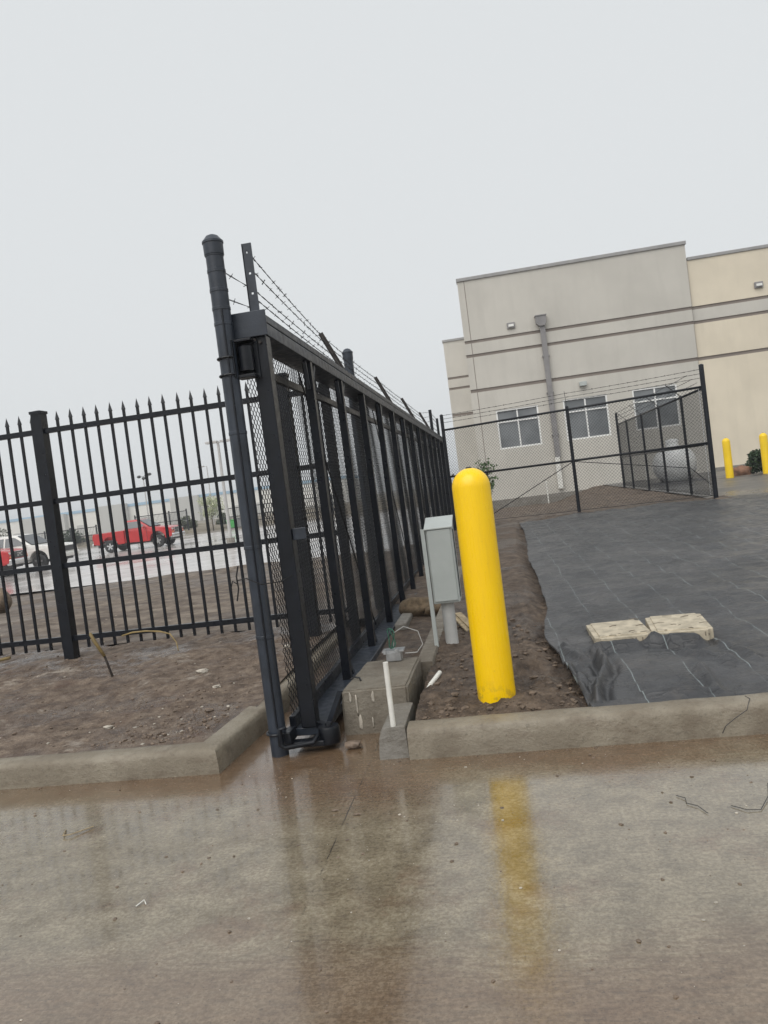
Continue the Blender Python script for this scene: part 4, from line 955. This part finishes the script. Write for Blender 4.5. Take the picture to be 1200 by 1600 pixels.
def shrub(name, label, c, rx, rz, n, size, mat, seed, cat='shrub', group=None):
    T = thing(name, label, cat, c, group=group); 
    lob = [(np.random.default_rng(seed+k).uniform(-.6, .6, 3)*np.array([rx, rx, rz*.5]), .45+.25*random.random()) for k in range(7)]
    def fp(R):
        l, q = lob[R.integers(len(lob))]; v = R.normal(size=3); v /= np.linalg.norm(v); v *= q*(.55+.45*R.random()); return l + v*np.array([rx, rx, rz*.55]) + np.array([0, 0, rz*.5])
    V, Fc = leaves(n, fp, size, seed); V[:, 2] = np.maximum(V[:, 2], .02); fast_obj('foliage', fast_mesh('foliage', V, Fc, mat), T)
    mb = MB()
    for k in range(6):
        a = k*1.05; mb.tube([(0, 0, -.05), (rx*.3*math.cos(a), rx*.3*math.sin(a), rz*.4), (rx*.6*math.cos(a), rx*.6*math.sin(a), rz*.8)], [.02*rx, .014*rx, .005*rx], 5)
    part('stem', mb, 'bark', T, off=(0, 0, 0)); return T
shrub('shrub', 'dark green shrub at the right edge before a distant bollard', (7.0, 21.72, .40), .42, .62, 2200, .05, 'leaf_dark', 31)
# sapling by the enclosure, seen over the near bollard
def tree(name, label, base, h, crown_r, n, lsize, leafmat, seed, trunk_r=.05, cz=.62, cat='tree', group=None):
    T = thing(name, label, cat, base, group=group); R = random.Random(seed); mb = MB(); tips = []
    mb.tube([(0, 0, -.1), (.02*h*R.uniform(-1, 1), 0, h*.3), (.03*h*R.uniform(-1, 1), .02*h, h*.6), (.02*h, 0, h*.92)], [trunk_r, trunk_r*.8, trunk_r*.55, trunk_r*.15], 7)
    for k in range(15):
        a = k*2.4; z = h*(.32+.5*R.random()); l = crown_r*(.5+.55*R.random())
        p_ = [(0, 0, z), (l*.5*math.cos(a), l*.5*math.sin(a), z+l*.35), (l*math.cos(a+.2), l*math.sin(a+.2), z+l*.8)]
        mb.tube(p_, [trunk_r*.4, trunk_r*.25, trunk_r*.06], 5); tips += [p_[1], p_[2]]
        mb.tube([p_[1], (p_[1][0]+l*.35*math.cos(a+1), p_[1][1]+l*.35*math.sin(a+1), p_[1][2]+l*.4)], [trunk_r*.2, trunk_r*.05], 4); tips.append((p_[1][0]+l*.35*math.cos(a+1), p_[1][1]+l*.35*math.sin(a+1), p_[1][2]+l*.4))
    tips += [(0, 0, h*.9), (.05*h, 0, h*.8)]; tp = np.array(tips)
    part('trunk', mb, 'bark', T, smooth=True, off=(0, 0, 0))
    def fp(r): return tp[r.integers(len(tp))] + r.normal(size=3)*crown_r*.17
    V, Fc = leaves(n, fp, lsize, seed); fast_obj('crown', fast_mesh('crown', V, Fc, leafmat), T); return T
tree('sapling', 'thin leafy sapling behind the rounded top of the near bollard', (-.30, 20.5, .25), 1.50, .26, 260, .05, 'leaf_green', 5, .018)

# ================================================================ vehicles (x forward, y left, z up)
def arch(cx, r, z0, n=9):
    return [(cx+r*math.cos(a), z0+r*math.sin(a)) for a in np.linspace(math.pi, 0, n)]
def wheel(T, x, y, r, w_=.24, side=1):
    t = MB(); t.lathe([(r*.62, -w_/2), (r*.9, -w_/2), (r, -w_*.36), (r, w_*.36), (r*.9, w_/2), (r*.62, w_/2)], 28, (x, y, r), 'y'); wo = part('wheel', t, 'tyre', T, smooth=True, sharp=40)
    m = MB(); f = side*w_/2
    m.lathe([(r*.625, f*.55), (r*.625, f*.98), (r*.56, f*.98), (r*.54, f*.6), (r*.10, f*.55)], 24, (x, y, r), 'y')
    for k in range(5):
        a = k*2*math.pi/5+.3; m.bar((x+r*.1*math.cos(a), y+f*.82, r+r*.1*math.sin(a)), (x+r*.56*math.cos(a), y+f*.9, r+r*.56*math.sin(a)), .09, .05, up=(0, 1, 0))
    m.lathe([(r*.16, f*.6), (r*.16, f*1.0), (r*.05, f*1.03)], 14, (x, y, r), 'y')
    part('rim', m, 'chrome', wo)
    m = MB(); m.lathe([(r*.54, f*.40), (r*.54, f*.50), (.01, f*.5)], 20, (x, y, r), 'y'); part('brake_disc', m, 'trim_black', wo)
def plate(poly, y, mb, t=.012, s=1):
    mb.prism(poly, y-t/2, y+t/2)
def pickup(label, loc, rz, paint, low=None, grille='chrome', letters=None):
    T = thing('pickup_truck', label, 'pickup truck', loc, rz, local=True)
    hw = .97; rw = .385; fx, rx_ = 1.62, -1.52
    # cab and nose
    poly = [(-.50, .50)] + [(fx-.56, .44)] + arch(fx, .50, .50) + [(fx+.56, .50), (2.56, .58), (2.60, .80), (2.58, 1.06), (2.48, 1.16), (1.9, 1.25), (1.16, 1.31), (-.50, 1.30)]
    mb = MB(); mb.prism(poly, -hw, hw, yt=lambda z: 1 - .05*max(0, z-1.0)/.3 - .03*max(0, .7-z)); bd = part('body', mb, paint, T, bevel=.045)
    # bed
    poly = [(-2.58, .60)] + [(rx_-.56, .52)] + arch(rx_, .50, .50) + [(rx_+.56, .46), (-.53, .48), (-.53, 1.29), (-2.58, 1.27)]
    for s in (-1, 1):
        mb = MB(); mb.prism(poly, s*hw, s*(hw-.10)); part('bed_side', mb, paint, T, bevel=.03)
    mb = MB(); mb.box(-2.60, -2.52, -hw+.06, hw-.06, .62, 1.26); tg = part('tailgate', mb, paint, T, bevel=.02)
    mb = MB(); mb.box(-2.56, -.53, -hw+.09, hw-.09, .66, .76); mb.box(-.56, -.51, -hw+.09, hw-.09, .76, 1.28); part('bed_floor', mb, 'trim_black', T)
    for s in (-1, 1):
        mb = MB(); mb.box(-2.62, -2.57, s*.90-.05, s*.90+.05, .85, 1.15); part('tail_light', mb, 'car_red', T, bevel=.01)
    mb = MB(); mb.box(-2.72, -2.60, -.90, .90, .50, .66); part('rear_bumper', mb, 'chrome', T, bevel=.03)
    # greenhouse
    cabp = [(-.50, 1.29), (-.44, 1.80), (-.30, 1.87), (.25, 1.87), (.42, 1.83), (1.18, 1.30)]
    tw = lambda z: 1 - .24*max(0, z-1.29)/.58
    mb = MB(); mb.prism(cabp, -.93, .93, yt=tw); cb = part('cab', mb, paint, T, bevel=.04)
    for s in (-1, 1):
        wp = [(-.36, 1.35), (-.32, 1.76), (.32, 1.76), (.40, 1.72), (.93, 1.37)]
        m = MB(); n = len(wp); V = [(x, s*(.93*tw(z)+o_), z) for o_ in (.004, .016) for x, z in wp]
        m.add(V, [tuple(range(n)), tuple(range(2*n-1, n-1, -1))] + [(i, i+n, (i+1) % n+n, (i+1) % n) for i in range(n)]); part('side_window', m, 'car_glass', cb)
        m = MB(); m.rock((.86, s*1.07, 1.36), .12, (.6, 1.0, .8), 1, 2, .1); part('mirror', m, paint if low is None else 'trim_black', T, smooth=True)
        m = MB(); m.box(-.34, -.18, s*.975-.012, s*.975+.012, 1.12, 1.16); part('door_handle', m, 'trim_black', T)
        m = MB(); m.box(-.42, -.41, s*.966-.012, s*.966+.008, .52, 1.28); m.box(.95, .96, s*.966-.012, s*.966+.008, .52, 1.26); part('door_gap', m, 'trim_black', T)
        m = MB(); m.box(2.34, 2.585, s*.78-.14, s*.78+.14, .90, 1.08); hl = part('headlight', m, 'headlight', T, bevel=.03)
        m = MB(); m.box(2.36, 2.60, s*.80-.115, s*.80+.135, .83, .895); part('indicator', m, 'amber', hl, bevel=.01)
    m = MB()
    V = [(1.17, -.80, 1.33), (1.17, .80, 1.33), (.47, .70*.98, 1.80), (.47, -.70*.98, 1.80)]
    m.add(V + [(x+.03, y, z+.03) for x, y, z in V], [(0, 1, 2, 3), (7, 6, 5, 4), (0, 4, 5, 1), (1, 5, 6, 2), (2, 6, 7, 3), (3, 7, 4, 0)]); part('windscreen', m, 'car_glass', cb)
    m = MB(); m.add([(-.49, -.75, 1.36), (-.49, .75, 1.36), (-.445, .68, 1.76), (-.445, -.68, 1.76), (-.52, -.75, 1.36), (-.52, .75, 1.36), (-.475, .68, 1.76), (-.475, -.68, 1.76)], [(0, 1, 2, 3), (7, 6, 5, 4), (0, 4, 5, 1), (1, 5, 6, 2), (2, 6, 7, 3), (3, 7, 4, 0)]); part('rear_window', m, 'car_glass', cb)
    m = MB(); m.box(2.42, 2.63, -.60, .60, .80, 1.12); gr = part('grille', m, 'trim_black', T, bevel=.03)
    m = MB()
    if grille == 'chrome':
        m.box(2.60, 2.645, -.62, .62, 1.09, 1.13); m.box(2.60, 2.645, -.62, .62, .79, .83); m.box(2.60, 2.645, -.03, .03, .83, 1.09); m.box(2.60, 2.645, -.62, .62, .94, .975); m.box(2.60, 2.645, -.64, -.58, .80, 1.12); m.box(2.60, 2.645, .58, .64, .80, 1.12)
    else:
        m.box(2.60, 2.64, -.62, .62, 1.10, 1.125)
    part('grille_frame', m, 'chrome', gr)
    if letters:
        me = text_mesh(letters, .24, .01, 'chrome'); o = bpy.data.objects.new('lettering', me); COL.objects.link(o); o.parent = gr; o.location = (2.642, 0, .955); o.rotation_euler = (math.pi/2, 0, math.pi/2)
    m = MB(); m.prism([(2.45, .50), (2.66, .50), (2.70, .56), (2.70, .70), (2.66, .77), (2.45, .77)], -.95, .95); part('front_bumper', m, 'chrome', T, bevel=.03)
    if low:
        for s in (-1, 1):
            m = MB(); m.box(-.48, fx-.58, s*.972-.008, s*.972+.012, .47, .72); part('lower_trim', m, low, T)
    m = MB(); m.box(-2.4, 2.4, -.75, .75, .36, .56); part('chassis', m, 'trim_black', T)
    for x in (fx, rx_):
        for s in (-1, 1): wheel(T, x, s*(hw-.135), rw, .25, s)
    return T
pickup('red single cab pickup truck parked on the wet lot', (-22.85, 45.9, -.5), math.radians(2), 'car_red')
def suv(label, loc, rz, paint):
    T = thing('suv_car', label, 'car', loc, rz, local=True); hw = .95; rw = .385; fx, rx_ = 1.48, -1.45
    poly = [(-2.45, .55), (rx_-.54, .48)] + arch(rx_, .49, .47) + [(rx_+.54, .42), (fx-.54, .42)] + arch(fx, .49, .47) + [(fx+.52, .48), (2.42, .56), (2.48, .80), (2.44, 1.04), (2.30, 1.12), (1.15, 1.24), (-2.40, 1.22)]
    mb = MB(); mb.prism(poly, -hw, hw, yt=lambda z: 1-.05*max(0, z-1)/.25); part('body', mb, paint, T, bevel=.05)
    cp = [(-2.40, 1.21), (-2.25, 1.74), (-2.05, 1.82), (.05, 1.83), (.30, 1.78), (1.12, 1.23)]; tw = lambda z: 1-.22*max(0, z-1.21)/.6
    mb = MB(); mb.prism(cp, -.90, .90, yt=tw); cb = part('cabin', mb, paint, T, bevel=.05)
    for s in (-1, 1):
        for wp in ([(-.28, 1.28), (-.28, 1.70), (.14, 1.72), (.26, 1.68), (.86, 1.30)], [(-1.35, 1.28), (-1.33, 1.70), (-.38, 1.71), (-.38, 1.28)], [(-2.2, 1.28), (-2.08, 1.68), (-1.43, 1.70), (-1.45, 1.28)]):
            n = len(wp); V = [(x, s*(.90*tw(z)+o_), z) for o_ in (.004, .016) for x, z in wp]; m = MB()
            m.add(V, [tuple(range(n)), tuple(range(2*n-1, n-1, -1))] + [(i, i+n, (i+1) % n+n, (i+1) % n) for i in range(n)]); part('side_window', m, 'car_glass', cb)
        m = MB(); m.rock((.82, s*1.03, 1.29), .11, (.6, 1, .8), 1, 2, .1); part('mirror', m, paint, T, smooth=True)
        m = MB(); m.box(2.2, 2.465, s*.74-.14, s*.74+.14, .84, 1.0); part('headlight', m, 'headlight', T, bevel=.03)
        m = MB(); m.box(-.33, -.32, s*.945-.012, s*.945+.01, .5, 1.2); m.box(.88, .89, s*.945-.012, s*.945+.01, .5, 1.2); part('door_gap', m, 'trim_black', T)
        m = MB(); m.box(-.26, -.10, s*.955-.012, s*.955+.014, 1.06, 1.10); part('door_handle', m, paint, T)
    m = MB(); V = [(1.10, -.78, 1.26), (1.10, .78, 1.26), (.34, .67, 1.76), (.34, -.67, 1.76)]
    m.add(V + [(x+.03, y, z+.03) for x, y, z in V], [(0, 1, 2, 3), (7, 6, 5, 4), (0, 4, 5, 1), (1, 5, 6, 2), (2, 6, 7, 3), (3, 7, 4, 0)]); part('windscreen', m, 'car_glass', cb)
    m = MB(); m.box(2.40, 2.50, -.58, .58, .76, 1.02); part('grille', m, 'trim_black', T, bevel=.02)
    m = MB(); m.box(2.3, 2.58, -.93, .93, .48, .72); part('front_bumper', m, paint, T, bevel=.06)
    m = MB(); m.box(-2.56, -2.4, -.92, .92, .5, .74); part('rear_bumper', m, paint, T, bevel=.05)
    m = MB(); m.box(-2.2, 2.3, -.72, .72, .34, .52); part('chassis', m, 'trim_black', T)
    for x in (fx, rx_):
        for s in (-1, 1): wheel(T, x, s*(hw-.12), rw, .25, s)
    return T
suv('white sport utility vehicle parked on the lot behind the picket fence', (-23.94, 35.4, -.5), 0, 'car_white')
pickup('red and silver pickup truck cut by the left edge, dark grille with letters', (-24.74, 32.07, -.5), math.radians(10), 'car_red', low='car_silver', grille='dark', letters='GMC')

# ================================================================ far background
WH = thing('far_warehouse', 'long pale warehouse with blue roof stripe on the horizon', 'building', (-105, 200, -.7))
mb = MB(); mb.box(-240, -40, 200, 230, -.8, 5.6); part('wall', mb, 'warehouse_white', WH)
mb = MB(); mb.box(-240.2, -39.8, 199.8, 230.2, 5.6, 6.35); part('roof_stripe', mb, 'warehouse_blue', WH)
for (a, b_, h_) in ((-133, -120, 5.9), (-109.5, -101.5, 6.6), (-88.5, -80.5, 6.3)):
    mb = MB(); mb.box(a, b_, 198.2, 199.7, -.8, h_); part('grey_bay', mb, 'warehouse_grey', WH)
for i in range(14):
    x = -150 + i*6.5
    if any(a-2 < x < b_+1 for a, b_, _ in ((-133, -120, 0), (-109.5, -101.5, 0), (-88.5, -80.5, 0))): continue
    mb = MB(); mb.box(x, x+2.6, 199.9, 199.99, -.5, 2.2); part('dock_door', mb, 'warehouse_grey', WH)
def rail_fence(label, pts, z0, h, sp):
    a, b_ = Vector(pts[0]), Vector(pts[1]); L = (b_-a).length; n = max(1, int(L/sp)); d = (b_-a)/n
    T = thing('rail_fence', label, 'fence', (a.x, a.y, z0), group='black fences beyond the lot')
    for i in range(n+1):
        q = a+d*i; mb = MB(); mb.box(q.x-.05, q.x+.05, q.y-.05, q.y+.05, z0-.2, z0+h+.12); part('post', mb, 'black_steel', T)
    for z in (.25, .55, .97):
        mb = MB(); mb.bar((a.x, a.y, z0+h*z), (b_.x, b_.y, z0+h*z), .05, .06); part('rail', mb, 'black_steel', T)
    m = MB(); k = int(L/.14)
    for i in range(k): q = a+(b_-a)*(i/k); m.box(q.x-.008, q.x+.008, q.y-.008, q.y+.008, z0+.1, z0+h)
    part('pickets', m, 'black_steel', T, kind='stuff')
rail_fence('long black rail fence beyond the lot behind the white vehicle', ((-58, 63.5), (-35.5, 63.5)), -.35, 1.65, 2.4)
rail_fence('short dark fence just right of the red single cab pickup', ((-33.0, 66), (-27.6, 65)), -.1, 1.8, 1.8)
rail_fence('black rail fence right of the blossoming tree near the green bin', ((-24.0, 63.6), (-14, 63.6)), -.35, 1.75, 2.4)
tree('blossom_tree', 'small tree with pale blossom beyond the parking lot', (-24.6, 63.2, -.35), 3.0, .95, 2300, .075, 'leaf_blossom', 9, .06)
for i, (x, y, rx2, rz2, mt, lb) in enumerate(((-28.6, 67, 1.0, 1.5, 'hedge', 'grey green shrub behind the red pickup bonnet'), (-26.2, 70, .8, 1.3, 'hedge', 'grey green shrub left of the blossoming tree'), (-39.5, 66, 1.2, 1.5, 'leaf_dark', 'dark green shrub left of the red pickup tailgate'), (-47.5, 70, 1.3, 1.6, 'hedge', 'rounded shrub behind the white vehicle bonnet'), (-53, 75, 1.6, 2.6, 'hedge', 'bare looking shrub above the white vehicle roof'), (-22.5, 66.5, .8, 1.1, 'hedge', 'low shrub behind the green bin'))):
    shrub('far_shrub', lb, (x, y, -.4), rx2, rz2, 900, .14, mt, 50+i, group='shrubs beyond the lot')
def bin_box(name, label, x, y, z, w_, h_, mat):
    T = thing(name, label, 'bin', (x, y, z)); mb = MB(); mb.prism([(x-w_*.46, z), (x+w_*.46, z), (x+w_*.5, z+h_), (x-w_*.5, z+h_)], y-.4, y+.4); part('body', mb, mat, T, bevel=.02)
    mb = MB(); mb.box(x-w_*.53, x+w_*.53, y-.45, y+.45, z+h_+.001, z+h_+.07); part('lid', mb, mat, T, bevel=.02)
bin_box('green_bin', 'bright green refuse bin beyond the lot beside the fence', -22.75, 62.9, -.3, .74, .62, 'dumpster_green')
bin_box('grey_bin', 'dark grey bin right of the bright green bin', -21.85, 63.0, -.3, .8, .72, 'dumpster_grey')
def lamp(label, x, y, h, heads, r=.07, nm='light_pole'):
    T = thing(nm, label, 'light pole', (x, y, -.5), group='light poles round the lot')
    mb = MB(); mb.tube([(x, y, -.5), (x, y, h)], [r, r*.7], 10); part('pole', mb, 'pole_grey', T, smooth=True, sharp=50)
    mb = MB(); mb.cyl((x, y, -.5), (x, y, -.05), .2, 12); part('base', mb, 'lot_kerb', T)
    for dx in heads:
        mb = MB(); mb.bar((x, y, h-.05), (x+dx, y, h), .05, .05); mb.box(x+dx-.28, x+dx+.28, y-.15, y+.15, h-.06, h+.05); part('lamp_head', mb, 'pole_grey', T, bevel=.02)
lamp('tall twin headed light pole seen close to the near round post', -12.55, 34.2, 4.45, (-.30, .42), .085)
lamp('single headed light pole behind the blossoming tree', -27.1, 70, 5.65, (-.55,), .06)
T = thing('camera_pole', 'thin pole topped by a cluster of dark cameras above the pickup', 'camera pole', (-36.5, 76, -.4))
mb = MB(); mb.tube([(-36.5, 76, -.4), (-36.5, 76, 5.7)], [.07, .045], 8); part('pole', mb, 'pole_grey', T)
for dx, dz in ((-.45, .1), (.05, -.12), (.42, .12), (.75, .25)):
    mb = MB(); mb.rock((-36.5+dx, 76, 5.75+dz), .2, (1.1, .8, .8), dx*5, 2, .3); part('camera_head', mb, 'trim_black', T, smooth=True)
mb = MB(); mb.bar((-37.05, 76, 5.8), (-35.7, 76, 5.9), .04, .04); part('cross_arm', mb, 'trim_black', T)

# ================================================================ rain haze
g = None
m = bpy.data.materials.new('rain_haze'); m.use_nodes = True; m.node_tree.nodes.clear()
o_ = m.node_tree.nodes.new('ShaderNodeOutputMaterial'); pv = m.node_tree.nodes.new('ShaderNodeVolumePrincipled')
pv.inputs['Color'].default_value = (.93, .95, .97, 1); pv.inputs['Density'].default_value = .0018; pv.inputs['Anisotropy'].default_value = .2
m.node_tree.links.new(pv.outputs[0], o_.inputs['Volume']); MATS['rain_haze'] = m
mb = MB(); mb.box(-705, 705, -155, 705, -1.8, 9.6); hz = part('haze', mb, 'rain_haze', None, kind='stuff')
hz['label'] = 'thin rain haze that pales the far warehouse'; hz['category'] = 'haze'
